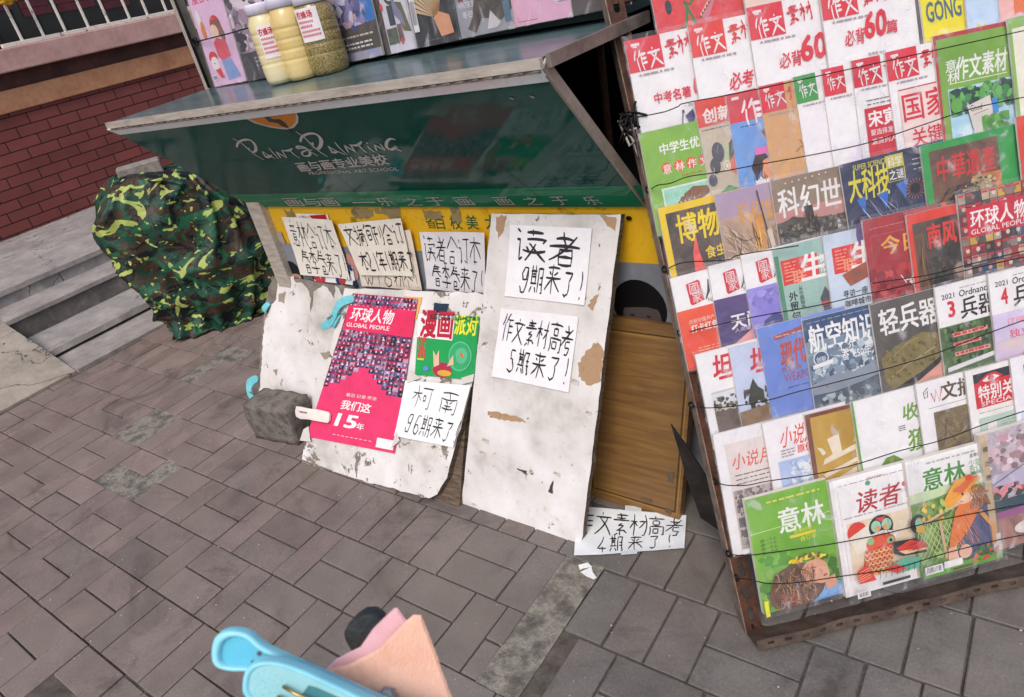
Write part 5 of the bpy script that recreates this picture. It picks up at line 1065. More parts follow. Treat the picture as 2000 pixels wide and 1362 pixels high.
# ---- row 7
def g1(c):
    c.r(0,0,1,1,'#efebf2'); c.r(.14,.10,1,.98,'#ddd2d0'); c.t('小说月报',.19,.19,.20,'#d8402c',.80,.005,.2); c.g(.22,.36,.85,'#5a5456',3,.035); c.r(.14,.47,1,.475,'#f2eef0'); c.r(.14,.48,1,.96,'n:#a89c9c,#c8bcbc,#8c8284:8')
    for i in range(5): c.r(.18+i*.13,.60,.27+i*.13,.66,random.choice(['#8a7f5a','#4a4a50','#5a3a34']))
    c.foliage(.16,.48,.98,.70,['#a89c9c','#8c8284','#c4b8b8','#74696c','#5c5658'],110,.035,20); c.r(.16,.70,1,.78,'#6a6a6e'); c.foliage(.16,.78,.7,.95,['#8c8e8a','#6a6c66','#a8aaa8'],30,.05,4); c.r(.14,.96,1,1,'#f2eef4')
M(1390,850,.2,.285,g1,'tall white fiction magazine with orange brush title, left end of its row')
def g2(c): c.r(0,0,1,1,'#f1e9f2'); c.t('小说月报',.20,.09,.27,'#d8402c',.95*.8,.01,.25); c.t('原创版',.46,.30,.11,'#d8402c',.38,.035); c.r(.14,.42,1,1,'n:#b4c4e2,#a4b6da,#c6d2ea:4'); c.p([(.5,.52),(.62,.48),(.72,.52),(.68,.60),(.6,.58)],'#7a86a4'); c.p([(.5,.66),(.7,.6),(.76,.62),(.68,.7),(.56,.74)],'#7a788c'); c.p([(.46,.56),(.66,.58),(.62,.68),(.52,.66)],'#e8ecf4'); c.foliage(.3,.44,.95,.7,['#b4c4e2','#c4d0e8','#9cb0d4','#e2e8f2'],60,.05,21); c.foliage(.45,.78,1,.96,['#5a7a5a','#7a9a7a','#3f5f44'],40,.04,9)
_g2=g2
def g2(c): _g2(c); c.g(.2,.31,.42,'#8a8086',3,.03,.01)
M(1487,828,.19,.225,g2,'pinkish-white fiction magazine with a pale blue lower picture')
def g3(c):
    c.r(0,0,1,1,'n:#a88430,#b8943c,#c4a24c:5'); c.r(0,0,1,.04,'#7a3c2c'); c.r(0,0,.075,1,'#7a4434'); 
    cr='#e3d7c4'; c.p([(.3,.30),(.5,.27),(.52,.46),(.86,.40),(.86,.46),(.18,.56),(.22,.50),(.36,.47)],cr); c.p([(.12,.36),(.2,.38),(.26,.44),(.2,.46)],cr); c.p([(.8,.28),(.9,.24),(.86,.34),(.72,.40)],cr); c.p([(.16,.66),(.74,.56),(.76,.60),(.2,.70)],cr); c.p([(.14,.78),(.72,.66),(.72,.71),(.22,.82)],cr); c.p([(.74,.44),(.8,.43),(.8,.70),(.74,.71)],cr); c.p([(.3,.92),(.44,.84),(.48,.96),(.34,1),(.28,1)],cr); c.p([(.52,.85),(.78,.82),(.80,.98),(.54,1)],cr)
M(1570,812,.18,.215,g3,'mustard cover with one giant cream character and brown spine',base='#a88430')
def g4(c):
    c.r(0,0,1,1,'#f2eff5'); c.r(0,0,.03,1,'#5f9a34'); G_='#6a9a2a'; c.t('收',.70,.16,.20,G_,None,.03,.15); c.t('獲',.72,.42,.28,G_,None,.02,.1); c.t('HARVEST',.93,.36,.035,'#4a464c',None,.0,0,True)
    c.p([(.10,.98),(.30,.70),(.38,.64),(.5,.63),(.80,.80),(.74,.84),(.52,.72),(.50,.98),(.42,.98),(.42,.73),(.40,.72),(.2,.98)],'#5a9428'); c.p([(.62,.80),(.82,.92),(.72,.96),(.56,.86)],'#5a9428'); c.r(.43,.66,.48,.95,'#b08a5a'); c.e(.88,.85,.05,.04,'#5a9428')
_g4=g4
def g4(c): _g4(c); c.g(.62,.36,.72,'#6a666a',3,.02,.008); c.foliage(.04,.02,.6,.6,['#f4f0f6','#ece8f0','#f0ecf4'],12,.2,52)
M(1660,787,.205,.225,g4,'white literary cover with green brush characters and a green tree sign')
def g5(c): c.r(0,0,1,1,'#f0ecf3'); c.l([(.12,.12),(.17,.09),(.16,.15),(.11,.16),(.1,.10),(.18,.06)],.012,'#6a5a5a'); c.l([(.22,.12),(.26,.22),(.30,.10),(.34,.22),(.40,.10)],.02,'#c87a80'); c.t('文摘',.38,.05,.24,'#5a4a34',.52,.04,.05); c.l([(.15,.27),(.95,.27)],.005,'#6a646a'); c.r(.22,.32,1,.9,'n:#3c2f26,#6a5a44,#8a7a5c,#4a3c34:22'); 
g5b=lambda c:(g5(c),[c.l([(random.uniform(.25,.8),random.uniform(.35,.8)) for _ in range(4)],.015,random.choice(['#a08c60','#8a7a58','#5a4a3a']),.8) for _ in range(16)])
M(1787,752,.185,.225,g5b,'white digest with a photograph of dry tangled straw')
def g6(c): c.r(0,0,1,1,'#efebea'); c.r(.12,.06,.95,.20,'#222a34'); c.r(.12,.16,.95,.45,'#cf2434'); c.p([(.2,.15),(.34,.09),(.50,.08),(.62,.14),(.5,.18),(.3,.19)],'#cf2434'); c.p([(.26,.15),(.36,.11),(.48,.11),(.56,.14),(.46,.165),(.32,.17)],'#f4ecec'); c.e(.41,.135,.05,.03,'#cf2434'); c.t('特别关注',.17,.20,.22,'#f6f0f0',.80,.035,.03); c.t('SPECIAL',.2,.385,.06,'#f6e8e8',.6,.015); c.g(.15,.50,.85,'#a8a098',1); c.r(.14,.56,1,.90,'#b8ccc0'); c.r(.26,.62,.42,.74,'#e8e0e0'); c.g(.5,.62,.8,'#8aa094',4,.03); c.g(.26,.77,.45,'#3a3a3a',1)
M(1883,727,.18,.2,g6,'white digest with an eye emblem on a red title band')
M(1971,702,.15,.205,lambda c:(c.r(0,0,1,1,'#ece8f4'),c.r(.25,.1,1,.55,'#4a2a5a'),c.r(.32,.15,1,.5,'#f0ecf4'),c.t('同学',.38,.2,.22,'#4a2a5a',.5,.03),c.r(.1,.6,1,1,'#c4d4ee')),'white cover with a purple boxed title, cut off at the right edge')
# ---- row 8 (bottom, standing on the rail)
def h1(c):
    c.r(0,0,1,1,'n:#5f9c24,#72ac30,#7fb63c:5'); c.t('意林',.36,.15,.30,'#f4f4f2',.56,.03,.0); c.g(.25,.06,.9,'#d8d84a',1,.02,.014); c.l([(.0,.30),(.55,.29),(.60,.32),(.66,.29),(1,.27)],.007,'#d8ecb0'); c.t('总第63卷',.52,.345,.055,'#d8e048',.22,.01); c.r(.46,.39,.78,.415,'#e8cc1c'); c.t('合订本',.58,.42,.06,'#d8e048',.2,.01)
    for i in range(5): c.t('成一个人'[:4],.10,.36+i*.035,.035,'#24481c',.2,.0)
    c.foliage(.0,.5,.45,.62,['#7ab848','#5a9c34'],20,.07,2)
    c.foliage(.0,.62,.98,.98,['#4f8a28','#3c7420','#6aa038','#2f5f1c','#86b850'],50,.09,41)
    c.p([(.62,.86),(.9,.82),(1,.9),(1,.99),(.6,1)],'#6a9ad8'); c.foliage(.66,.86,.98,.98,['#5f90d0','#7aa8e0','#86b2e6'],16,.05,42)
    c.e(.46,.82,.34,.19,'#6a4630'); c.e(.36,.88,.27,.15,'#704a34')
    c.e(.68,.735,.17,.105,'#dba286',.25); c.e(.76,.78,.10,.075,'#e2ac92'); c.e(.60,.75,.09,.07,'#c98c6e',.3); c.p([(.78,.83),(.92,.80),(.94,.90),(.8,.92)],'#d89c80')
    c.s(.16,.66,.66,.98,['#3e281c','#8a6244','#a87e5c','#5a3a28','#c49a74','#7a5236','#4a3022'],190,.17,.010,-.9,1.1,.75,43)
    c.e(.34,.92,.12,.06,'#8c5040'); c.s(.22,.86,.46,.98,['#b06a54','#6a3a2e','#c88468'],40,.08,.010,0,2,.9,44)
    c.e(.665,.725,.020,.007,'#4a2c20',.3); c.l([(.63,.70),(.66,.693),(.70,.70)],.010,'#6a4430'); c.e(.80,.785,.026,.010,'#b4584c',.2); c.l([(.73,.72),(.77,.745),(.745,.76)],.008,'#b87c64'); c.e(.58,.78,.03,.022,'#d09478')
    for i in range(34): a_=i*.7; t_=i/33; c.e(.40+.42*t_+random.uniform(-.02,.02),.615-.03*math.sin(t_*3.1)+random.uniform(-.018,.018),.034,.013,random.choice(['#e8c41c','#f4e04a','#4a6a1c','#d8a010','#f0d83a','#6a4a14']),a_,7)
    c.r(0,.86,.05,1,'#e8e020')
M(1452,978,.187,.272,h1,'lime green cover with a curly-haired head crowned with yellow flowers',base='#6ca82c',th=.012,off=.045)
def h2(c):
    c.r(0,0,1,1,'#f2eef3'); c.g(.1,.055,.95,'#8a8488',1,.02,.006); c.r(.08,.08,.085,.9,'#d8a8b0'); c.t('READERS',.45,.04,.03,'#a04a60',.2,.0); c.t('读者',.26,.14,.26,'#b01c30',.54,.02,.18); c.e(.88,.17,.03,.02,'#c0607c'); c.e(.95,.165,.03,.02,'#c0607c'); c.t('合订本',.82,.2,.05,'#a8a0a8',.15,.0); c.e(.45,.085,.03,.02,'#4aa07a'); c.g(.1,.33,.9,'#9a9498',1)
    c.r(.13,.38,1,.87,'n:#e4d6bc,#ddccb0,#e8dcc6:6'); K='#17161a'; R2='#d83224'
    c.foliage(.13,.38,.98,.86,['#e4d6bc','#dccbaf','#e8dcc8','#d4c2a4'],60,.06,29)
    c.e(.24,.47,.12,.09,R2); c.p([(.13,.5),(.4,.42),(.46,.6),(.2,.66)],'#ece2d4'); c.e(.53,.47,.15,.10,K); c.e(.47,.46,.06,.05,'#9ad0b0'); c.e(.60,.46,.06,.05,'#9ad0b0'); c.e(.49,.48,.03,.022,'#e89a5a'); c.e(.58,.48,.03,.022,'#e89a5a'); c.p([(.47,.39),(.6,.39),(.54,.43)],R2); c.p([(.36,.52),(.54,.50),(.74,.54),(.68,.60),(.42,.60)],'#ece8e4')
    c.e(.50,.60,.18,.075,'#e05a3a'); c.e(.38,.57,.04,.03,'#8ac08a'); c.e(.62,.60,.045,.032,'#8ac08a'); c.e(.62,.60,.02,.014,K); c.p([(.30,.64),(.66,.62),(.56,.80),(.36,.87),(.24,.80)],'#cf3a22')
    c.s(.32,.63,.62,.86,['#a82a18','#e86a3a','#f0a060'],26,.16,.007,-1.2,.2,.1,45)
    for j in range(5):
        for i in range(6): c.e(.31+i*.058-.008*j,.66+j*.042,.03,.022,'#e8c080',0,10); c.e(.31+i*.058-.008*j,.655+j*.042,.02,.014,'#cf3a22',0,8)
    c.p([(.62,.60),(.9,.62),(1,.70),(1,.76),(.7,.74),(.6,.70)],K); c.p([(.64,.66),(.82,.62),(1,.68),(1,.735),(.74,.73)],R2); c.p([(.66,.69),(1,.72),(1,.735),(.74,.73)],'#e8c8a0'); c.s(.64,.62,.98,.74,['#a01c14','#f0705a','#1a1416'],22,.14,.006,.2,.15,.1,46); c.s(.14,.72,.33,.86,['#f4c090','#a02818','#ffd8a0'],22,.10,.007,-1.0,.3,.3,47); c.s(.5,.76,.9,.86,['#2f8a74','#8ad0b8','#1f6a5a'],22,.12,.007,.1,.2,.2,48); c.s(.4,.39,.66,.55,['#2a2a2e','#0c0c10'],12,.08,.006,0,2,.3,49); c.e(.93,.50,.10,.08,K); c.e(.94,.50,.05,.05,'#9ad0b0'); c.e(.95,.55,.06,.03,'#d8b030'); c.p([(.5,.80),(.7,.75),(.92,.78),(.9,.86),(.6,.87)],'#5ab098')
    c.p([(.13,.76),(.26,.72),(.34,.87),(.13,.87)],R2)
    for i in range(5): c.l([(.13,.78+i*.018),(.28,.75+i*.02)],.008,'#f0b080')
    c.p([(.44,.80),(.6,.78),(.72,.84),(.6,.86)],R2)
    for i in range(8): c.l([(.4+i*.07,.8),(.38+i*.07,.87)],.006,K)
    c.r(.08,.88,.085,.98,'#d8a8b0'); c.r(.4,.90,.74,.925,'#222026'); c.bar(.08,.93,.16,.055)
M(1617,943,.19,.275,h2,'white-bordered cover with a red fish and swallow kites',th=.012,off=.045)
def h3(c):
    c.r(0,0,1,1,'n:#5f8840,#7aa050,#8cb464:4'); c.r(0,0,1,.28,'#f2f0f4'); c.p([(0,.28),(1,.26),(1,.34),(.6,.33),(.3,.36),(0,.36)],'#c6d8b0'); c.p([(.85,.16),(1,.15),(1,.5),(.9,.4)],'#e8ecea'); c.t('意林',.18,.10,.26,'#3f8a34',.52,.03,.05); c.t('少年版',.76,.12,.085,'#4f9a44',.22,.005); c.t('合订本',.76,.17,.085,'#4f9a44',.22,.005); c.t('总第101卷',.78,.07,.045,'#3a363c',.2,.015); c.r(.77,.225,.95,.25,'#4f9a44'); c.g(.25,.045,.85,'#b0a8a0',1,.02,.012)
    c.foliage(.0,.36,.98,.98,['#5f8840','#7aa050','#4c7434','#8cb464','#6a9448','#9cc070'],120,.05,28)
    for i in range(14): c.l([(.0+i*.06,.55),(.0+i*.06+.25,.86)],.008,'#c8d88a'); c.l([(.05+i*.06,.55),(max(0,.05+i*.06-.25),.86)],.008,'#c8d88a')
    c.l([(0,.56),(.4,.47),(1,.38)],.035,'#d8b894'); c.l([(.3,.52),(.33,.88)],.03,'#d0ac84')
    c.p([(.58,.42),(.9,.44),(.98,.80),(.92,.92),(.58,.93),(.5,.8)],'#565e84'); c.p([(.5,.50),(.60,.42),(.80,.46),(.80,.54),(.62,.70),(.46,.80),(.36,.84),(.40,.72)],'#e07c3c'); c.p([(.36,.80),(.46,.80),(.48,.92),(.34,.94)],'#f0b8a0'); c.s(.38,.46,.78,.82,['#ea8c4a','#c8642c','#f09c5c'],34,.16,.008,-.9,.3,.15,50); c.s(.56,.5,.96,.92,['#4a5278','#646c94','#3e466a'],34,.2,.007,-1.3,.2,.1,51); c.e(.56,.86,.08,.06,'#f0b8a0'); c.e(.63,.37,.13,.085,'#f2c4a8'); c.p([(.68,.30),(.86,.34),(.94,.52),(.84,.50),(.76,.42)],'#8a5a3c'); c.p([(.36,.40),(.46,.30),(.54,.24),(.72,.22),(.86,.27),(.7,.34),(.5,.44),(.38,.46)],'#eaa028'); c.s(.68,.32,.92,.52,['#6a4028','#a8744e','#7e5236','#c08a60'],40,.12,.010,-1.2,.4,.5,26); c.s(.44,.27,.80,.40,['#f2b63c','#d8921c','#c87e18'],26,.16,.008,.5,.3,.1,27); c.p([(.48,.32),(.72,.24),(.82,.24),(.6,.36)],'#d8642a'); c.e(.70,.24,.04,.025,'#d8482a'); c.e(.60,.365,.014,.012,'#2a2024'); c.l([(.56,.42),(.60,.43)],.008,'#b84a4a')
    c.l([(.78,.54),(.92,.70),(.92,.86)],.05,'#d89a5c'); c.r(0,.93,1,1,'#5c9a2c'); c.bar(.03,.90,.22,.07); c.r(.27,.895,.50,.955,'#e4e0e4'); c.foliage(.62,.84,.96,.97,['#d8482a','#3f7a30','#e0583a','#2f6a28'],22,.035,5)
    for i in range(12): c.e(.08+random.random()*.35,.36+random.random()*.16,.025,.02,random.choice(['#d8a84a','#a8c860','#e8c860']),0,8)
    c.r(.36,.965,.6,.98,'#6a3a28')
M(1765,905,.19,.272,h3,'cover with a girl in an orange straw hat by a wire fence',th=.012,off=.045)
def h4(c):
    c.r(0,0,1,1,'n:#b8a8b0,#cfc0ca,#98909c,#c8a8b4:9'); c.r(0,0,.08,1,'#c8b088'); c.foliage(.08,.04,1,.35,['#d8bcc8','#c49aa8','#8a7078','#e6d4dc','#a88890'],90,.05,6); c.r(.55,.05,.72,.36,'#7a8a9c'); c.r(.08,.36,1,.50,'#b4aec6'); c.foliage(.08,.46,1,.58,['#c84a5a','#3a4a44','#e08a94','#24383c'],50,.05,7); c.r(.08,.58,1,.68,'#2c4858'); c.r(.08,.68,1,.74,'#9a5a8c'); c.r(.08,.74,1,1,'n:#8a5a54,#a87a70,#6a4a4c:12'); c.e(.5,.86,.22,.06,'#d8d0cc'); c.r(0,.85,.1,1,'#d8d4d0'); c.l([(.08,.44),(.6,.30)],.01,'#5a5060')
    for i in range(3): c.t('樱之'[i%2],.015,.1+.12*i,.06,'#4a3a34',None,.02)
M(1910,852,.19,.272,h4,'thick cover of pale cherry blossom over pink water, right end of the bottom row',base='#c0b0ba',th=.014,off=.045)
# ============================================================ MAGAZINES STANDING ON THE COUNTER
GT='magazines standing on the counter shelf'
def TM(bl,br,h,paint,label,yoff,base='#efecf2',leanb=.10,sleeve=.004,wfix=None,th=.005):
    y=Yb-.02-yoff; a=onplane(*bl,V((0,0,zc+.001)),V((0,0,1)))
    a=YP(bl[0],bl[1],y); c=YP(br[0],br[1],y); u=c-a; w=wfix or u.length
    fr=frame(a,u,V((0,leanb,1))); return magazine(fr,w,h,paint,label,th,base,GT,sleeve)
def t1(c):
    c.r(0,0,1,1,'n:#d8b0d4,#e4c2e0,#d2a8d0:4'); c.t('漫客小说',.1,.03,.2,'#d83a6a',.8,.03); c.e(.58,.40,.16,.10,'#d8404a'); c.p([(.42,.42),(.5,.34),(.72,.36),(.78,.5),(.72,.62),(.62,.5)],'#8a5a44'); c.e(.5,.46,.12,.075,'#f0cab8'); c.p([(.38,.56),(.5,.52),(.74,.56),(.78,.72),(.5,.76),(.4,.70)],'#e05a6c'); c.p([(.46,.75),(.74,.73),(.9,.94),(.5,.96)],'#8ca4d8'); c.e(.24,.70,.13,.06,'#d8404a'); c.e(.25,.77,.12,.075,'#f4ecee'); c.p([(.2,.83),(.36,.82),(.42,.93),(.3,.92)],'#d8404a'); c.l([(.2,.76),(.27,.77)],.015,'#e07a3a'); c.e(.16,.3,.07,.09,'#eef0f4'); c.e(.2,.42,.06,.09,'#e8884a'); c.bar(.05,.88,.14,.06)
TM((420,170),(482,158),.30,t1,'pink cover with a red-capped girl and a snow figure, leftmost on the counter',.0)
def t2(c): c.r(0,0,1,1,'n:#8a7a90,#b8a4b8,#5a5464,#c8b8c8:5'); c.r(0,.72,1,1,'n:#3c3c44,#4a4a54:5'); c.foliage(.0,.1,1,.7,['#3c3a48','#d8c0d0','#a890a4','#e6d8e4','#5a5064'],60,.10,3); c.g(.3,.78,.8,'#b8b4c0',3,.04)
TM((485,159),(572,140),.29,t2,'grey and mauve fantasy cover behind the left jar',.004,'#8a7a90')
def t3(c): c.r(0,0,1,1,'n:#a83a24,#c8542c,#5a2a20:6'); c.foliage(.1,.2,1,.9,['#d8602c','#3a2a28','#e89a5a','#7a2a20'],40,.09,4)
TM((573,143),(650,127),.29,t3,'orange and black cover behind the jars',.006,'#a83a24')
def t4(c):
    c.r(0,0,1,1,'n:#6a6aa8,#8a86c0,#3f6ab0:5'); c.r(.7,.2,1,.75,'#2c7ac8'); c.foliage(.1,.25,.85,.76,['#b8b4e0','#d8d4ec','#6a64a0','#9a8cc0','#4a4880','#c8a4b4'],110,.07,5); c.p([(0,.74),(1,.70),(1,.97),(0,.97)],'#4c4440'); c.g(.1,.79,.9,'#d8ccb8',1,.02,.015); c.g(.12,.85,.85,'#e8e4ea',2,.035,.015); c.r(0,.93,1,1,'n:#c0a890,#8a9cd0:14')
TM((655,128),(750,107),.30,t4,'blue-violet fantasy cover right of the jars',.010,'#6a6aa8')
def t5(c): c.r(0,0,1,1,'#d9d6e2'); c.r(.0,0,.12,1,'#4a3a38'); c.e(.45,.5,.22,.12,'#3a4438'); c.e(.45,.5,.16,.09,'#c8ccc4'); c.p([(.55,.6),(.8,.62),(.95,.86),(.7,.84)],'#6a6a44'); c.p([(.5,.55),(.75,.7),(.8,.82),(.5,.7)],'#8a88a8'); c.r(.3,.62,.5,.78,'#3c4454'); c.r(.15,.80,.5,.93,'n:#3a4438,#5a6a54,#24282a:30'); c.r(.52,.78,.68,.92,'n:#6a4a4c,#8a6a6c:30'); c.e(.14,.62,.05,.03,'#d8503c'); c.e(.6,.92,.04,.025,'#d8503c')
TM((758,107),(815,94),.30,t5,'white and grey comic cover left of the paper fan cover',.012)
def t6(c):
    c.r(0,0,1,1,'n:#14151c,#1c1d26,#101016:5')
    for i in range(15):
        a=math.radians(62+i*7.2); b2=a+math.radians(5.6); X,Y=.60,.80
        c.p([(X+.10*math.cos(a),Y-.06*math.sin(a)),(X+.58*math.cos(a),Y-.42*math.sin(a)),(X+.58*math.cos(b2),Y-.42*math.sin(b2)),(X+.10*math.cos(b2),Y-.06*math.sin(b2))],'#dcc09c' if i%2 else '#d2b48e')
        c.l([(X+.04*math.cos(a),Y-.03*math.sin(a)),(X+.2*math.cos(a),Y-.14*math.sin(a))],.012,'#a8783c')
    c.p([(.52,.80),(.66,.76),(.86,.80),(.9,.94),(.62,.95)],'#e0a078'); c.bar(.05,.60,.12,.28); c.t('03',.03,.38,.09,'#d8603c',None,.03); c.t('2021',.03,.46,.04,'#c8c4cc',.1,.0); c.g(.3,.96,.6,'#6a6470',1,.01,.006)
TM((815,94),(902,76),.30,t6,'black cover with a hand holding a pleated paper fan',.008,'#14151c')
def t7(c): c.r(0,0,1,1,'n:#8a8a94,#a2a2ac,#7a7a84:5'); c.t('THE FALCON &',.04,.58,.07,'#eceaf0',.45,.02); c.r(.06,.66,.5,.73,'#8a3a4a'); c.r(.16,.66,.28,.73,'#d8d4dc'); c.t('WINTER SOLDIER',.04,.74,.08,'#eceaf0',.5,.02); c.t('冬日战士',.1,.81,.09,'#eceaf0',.42,.02); c.p([(.45,.58),(1,.5),(1,.86),(.8,.92),(.45,.88),(.3,.98),(.16,.94),(.28,.86)],'n:#3c3430,#5a4c44,#2a2624:8'); c.p([(.52,.97),(.62,.84),(.78,.94),(.7,.97)],'#d4d0d4'); c.p([(.85,.80),(.97,.78),(.97,.94),(.86,.95)],'#5a7a90')
TM((902,76),(1006,54),.30,t7,'grey film magazine cover with white capital lettering',.010,'#8a8a94')
def t8(c): c.r(0,0,1,1,'#eeb6d2'); c.e(.85,.7,.25,.2,'#e8d0e4'); c.t('搭配',.07,.55,.15,'#3a2a34',None,.02,0,True,gap=1.5); c.l([(.08,.94),(.08,.97),(.42,.97)],.006,'#6a3a54'); c.g(.8,.88,.95,'#b07a94',1)
TM((1006,54),(1118,32),.30,t8,'plain candy pink cover between the grey and the brown covers',.006,'#eeb6d2')
def t9(c): c.r(0,0,1,1,'n:#4a4240,#544a48,#3c3634:4'); c.t('我们都是',.06,.70,.06,'#a89e9a',.3,.0); c.g(.06,.76,.4,'#a89e9a',1,.02,.014); c.e(.36,.865,.03,.022,'#c84a3c'); c.t('黑龙江美术出版社',.42,.85,.045,'#b8aea8',.3,.0)
TM((1118,31),(1232,8),.30,t9,'plain dark brown cover at the right end of the counter',.002,'#4a4240')
# ============================================================ JARS
lid=surf('white_lid',['#cdc8de','#d8d4e6'],8,.35,.1)
def content(name,cols,scale,rough=.18):
    m,nt,b=newmat(name); v=tex(nt,1.); f=noi(nt,v,scale,5,.7)
    link(nt,ramp(nt,f,[(.3+.4*i/(len(cols)-1),lin(c)) for i,c in enumerate(cols)]),b.inputs['Base Color']); b.inputs['Roughness'].default_value=rough; b.inputs['Coat Weight'].default_value=.5; b.inputs['Coat Roughness'].default_value=.06; bump(nt,b,f,.15,.001); return m
jm=[content('honey_cream',['#c9b98a','#dccfa4','#e3d9b4'],7),content('honey_yellow',['#c4a868','#d8bf80','#e0cc94'],7),content('bee_pollen',['#3f3820','#6f6238','#9a8a58','#c0b080'],260,.22)]
for k,(px,py,rpx,hpx,lab,seed) in enumerate([(556,160,32,141,'honey jar with pale cream filling and a paper label, leftmost of three',1),(598,152,34,146,'jar with yellow cream filling and no label, between the other two jars',2),(649,141,39,142,'jar filled with speckled brown pollen grains, rightmost of three',3)]):
    c0=onplane(px,py,V((0,0,zc)),V((0,0,1))); c0.z=zc+.001; t=c0.y/ray(px,py).y; R=rpx*t; Hj=hpx*t
    b=MB(); prof=[(0,0),(R*.86,0),(R*.97,.012),(R,.035)]
    z=.05
    while z<Hj*.72: prof+=[(R,z-.005),(R,z-.001),(R*.972,z+.0025),(R*.972,z+.0045),(R,z+.008),(R,z+.012)]; z+=Hj*.125
    prof+=[(R*.97,Hj*.76),(R*.85,Hj*.82),(R*.78,Hj*.86),(R*.76,Hj*.9)]
    b.lathe(prof,jm[k],36); o=b.build('jar',Matrix.Translation(c0)); tag(o,lab,'jar','three plastic jars on the counter')
    b=MB(); b.lathe([(R*.80,Hj*.865),(R*.86,Hj*.87),(R*.86,Hj*.975),(R*.83,Hj*.995),(0,Hj)],lid,36); b.build('lid',Matrix.Translation(c0),o)
    if k!=1:
        b=MB(); W_=R*1.15; Hl=Hj*.40; N=10; b.z0=.0003
        b.mesh([(W_*i/N,Hl*j,0) for j in (0,1) for i in range(N+1)],[(i,i+1,N+2+i,N+1+i) for i in range(N)],P('#e6dfe4',.5))
        b.text('农蜂场',W_*.05,Hl*.70,Hl*.22,'#c02838',W_*.72,.04)
        z=b.nz()
        for r_,(y,x1,hh) in enumerate(((.56,.75,.07),(.42,.6,.08),(.28,.9,.07),(.15,.9,.07))):
            x=.08
            while x<x1: b.flat([(W_*x,Hl*y),(W_*(x+.055),Hl*y),(W_*(x+.055),Hl*(y+hh)),(W_*x,Hl*(y+hh))],'#c85060',z); x+=.085
        cam=math.atan2(-c0.y,-c0.x); out=[]
        for x,y,zz in b.v:
            a=cam+(x-W_*.62)/R+(.12 if k==0 else -.28); out.append(((R+.0012+zz)*math.cos(a),(R+.0012+zz)*math.sin(a),y+Hj*.33+(.02 if k==2 else 0)))
        b.v=out; b.build('label',Matrix.Translation(c0),o)
# ============================================================ CAMOUFLAGE COVER
def camomat():
    m,nt,b=newmat('camouflage_cloth'); v=tex(nt,1.)
    def blob(scale,thr,seed,w=.01,dist=1.4,det=3):
        mp=nt.nodes.new('ShaderNodeMapping'); mp.inputs['Location'].default_value=(seed,seed*1.3,seed*.7); mp.inputs['Scale'].default_value=(1,1,1.5); link(nt,v,mp.inputs['Vector'])
        return ramp(nt,noi(nt,mp.outputs[0],scale,det,.55,dist),[(thr,(0,0,0,1)),(thr+w,(1,1,1,1))])
    c=mixc(nt,blob(6.4,.49,3.,dist=.9),lin('#3d3127'),lin('#1a4034'))
    c=mixc(nt,blob(7,.55,11.,dist=1.2),c,lin('#15171a'))
    c=mixc(nt,blob(8,.57,21.,dist=1.0),c,lin('#24583f'))
    c=mixc(nt,blob(6.8,.605,37.,.008,1.9,2),c,lin('#a3b25e'))
    c=mixc(nt,blob(9,.655,51.,.008,1.6,2),c,lin('#a9b868'))
    link(nt,c,b.inputs['Base Color']); b.inputs['Roughness'].default_value=.5; b.inputs['Specular IOR Level'].default_value=.3
    f=noi(nt,v,9,5,.6,1.2); bump(nt,b,f,.5,.02); return m
Pc=V((-3.66,1.90,0)); Nn=V((Pc.x,Pc.y,0)).normalized()
lv=[(334,262,330),(338,238,385),(346,216,425),(368,200,455),(396,186,490),(428,179,520),(460,186,540),(488,206,550),(516,230,554),(545,252,555),(574,282,556),(598,306,557),(618,328,558),(636,350,558)]
rings=[]
NS=200
for k,(py,xl,xr) in enumerate(lv):
    L_=onplane(xl,py,Pc,Nn); R_=onplane(xr,py-(xr-xl)*.10,Pc,Nn); rings.append(((L_+R_)/2,(R_-L_)/2))
b=MB(); vs=[]
dpt=[.04,.12,.19,.23,.25,.26,.26,.26,.26,.26,.27,.27,.28,.28]
NL=96; nk=len(lv)-1
def cr4(a,b_,c,d,t): return .5*(2*b_+(c-a)*t+(2*a-5*b_+4*c-d)*t*t+(3*b_-a-3*c+d)*t**3)
def ridge(v_): return (1-min(1,abs(noise.noise(v_))*2.6))**2
for j in range(NL+1):
    T_=j/NL*nk; k=min(nk-1,int(T_)); f_=T_-k; ix=[max(0,k-1),k,k+1,min(nk,k+2)]
    mid=cr4(*[rings[i][0] for i in ix],f_); e1=cr4(*[rings[i][1] for i in ix],f_); dd=dpt[k]*(1-f_)+dpt[k+1]*f_; t=j/NL
    for i in range(NS):
        a=2*math.pi*i/NS; c,s=math.cos(a),math.sin(a); p=mid+e1*(abs(c)**.8*(1 if c>0 else -1))-Nn*(dd*(abs(s)**.75*(1 if s>0 else -1)))
        out=V((p.x-mid.x,p.y-mid.y,0)); out=out.normalized() if out.length>1e-6 else V((0,0,0))
        # cloth: diagonal tension creases from the top edge, horizontal sag folds, deep vertical pleats near the hem
        d1=ridge((c*3.2+t*2.6,s*3.2-t*1.2,t*1.1+3)); d2=ridge((c*1.6-t*1.5,s*1.6,t*4.2+7)); d3=ridge((c*6+noise.noise((c,s,t*2)),s*6,t*.9))
        amp=.044*d1*(.4+.6*t)+.046*d2+.026*d3*max(0,t-.35)-.035
        big=.05*noise.noise((c*1.2,s*1.2,t*2.4+9))
        p=p+out*(amp+big)+V((0,0,-.012*d2+.01*noise.noise((c*3,s*3,t*6))))
        p.z=max(p.z,.006+.004*(1+math.sin(a*7)))
        if j>NL-5: p+=out*.005*(j-NL+5)
        vs.append(p)
top=V((0,0,0))
for v_ in vs[:NS]: top+=v_
top/=NS; top.z+=.004; vs.append(top)
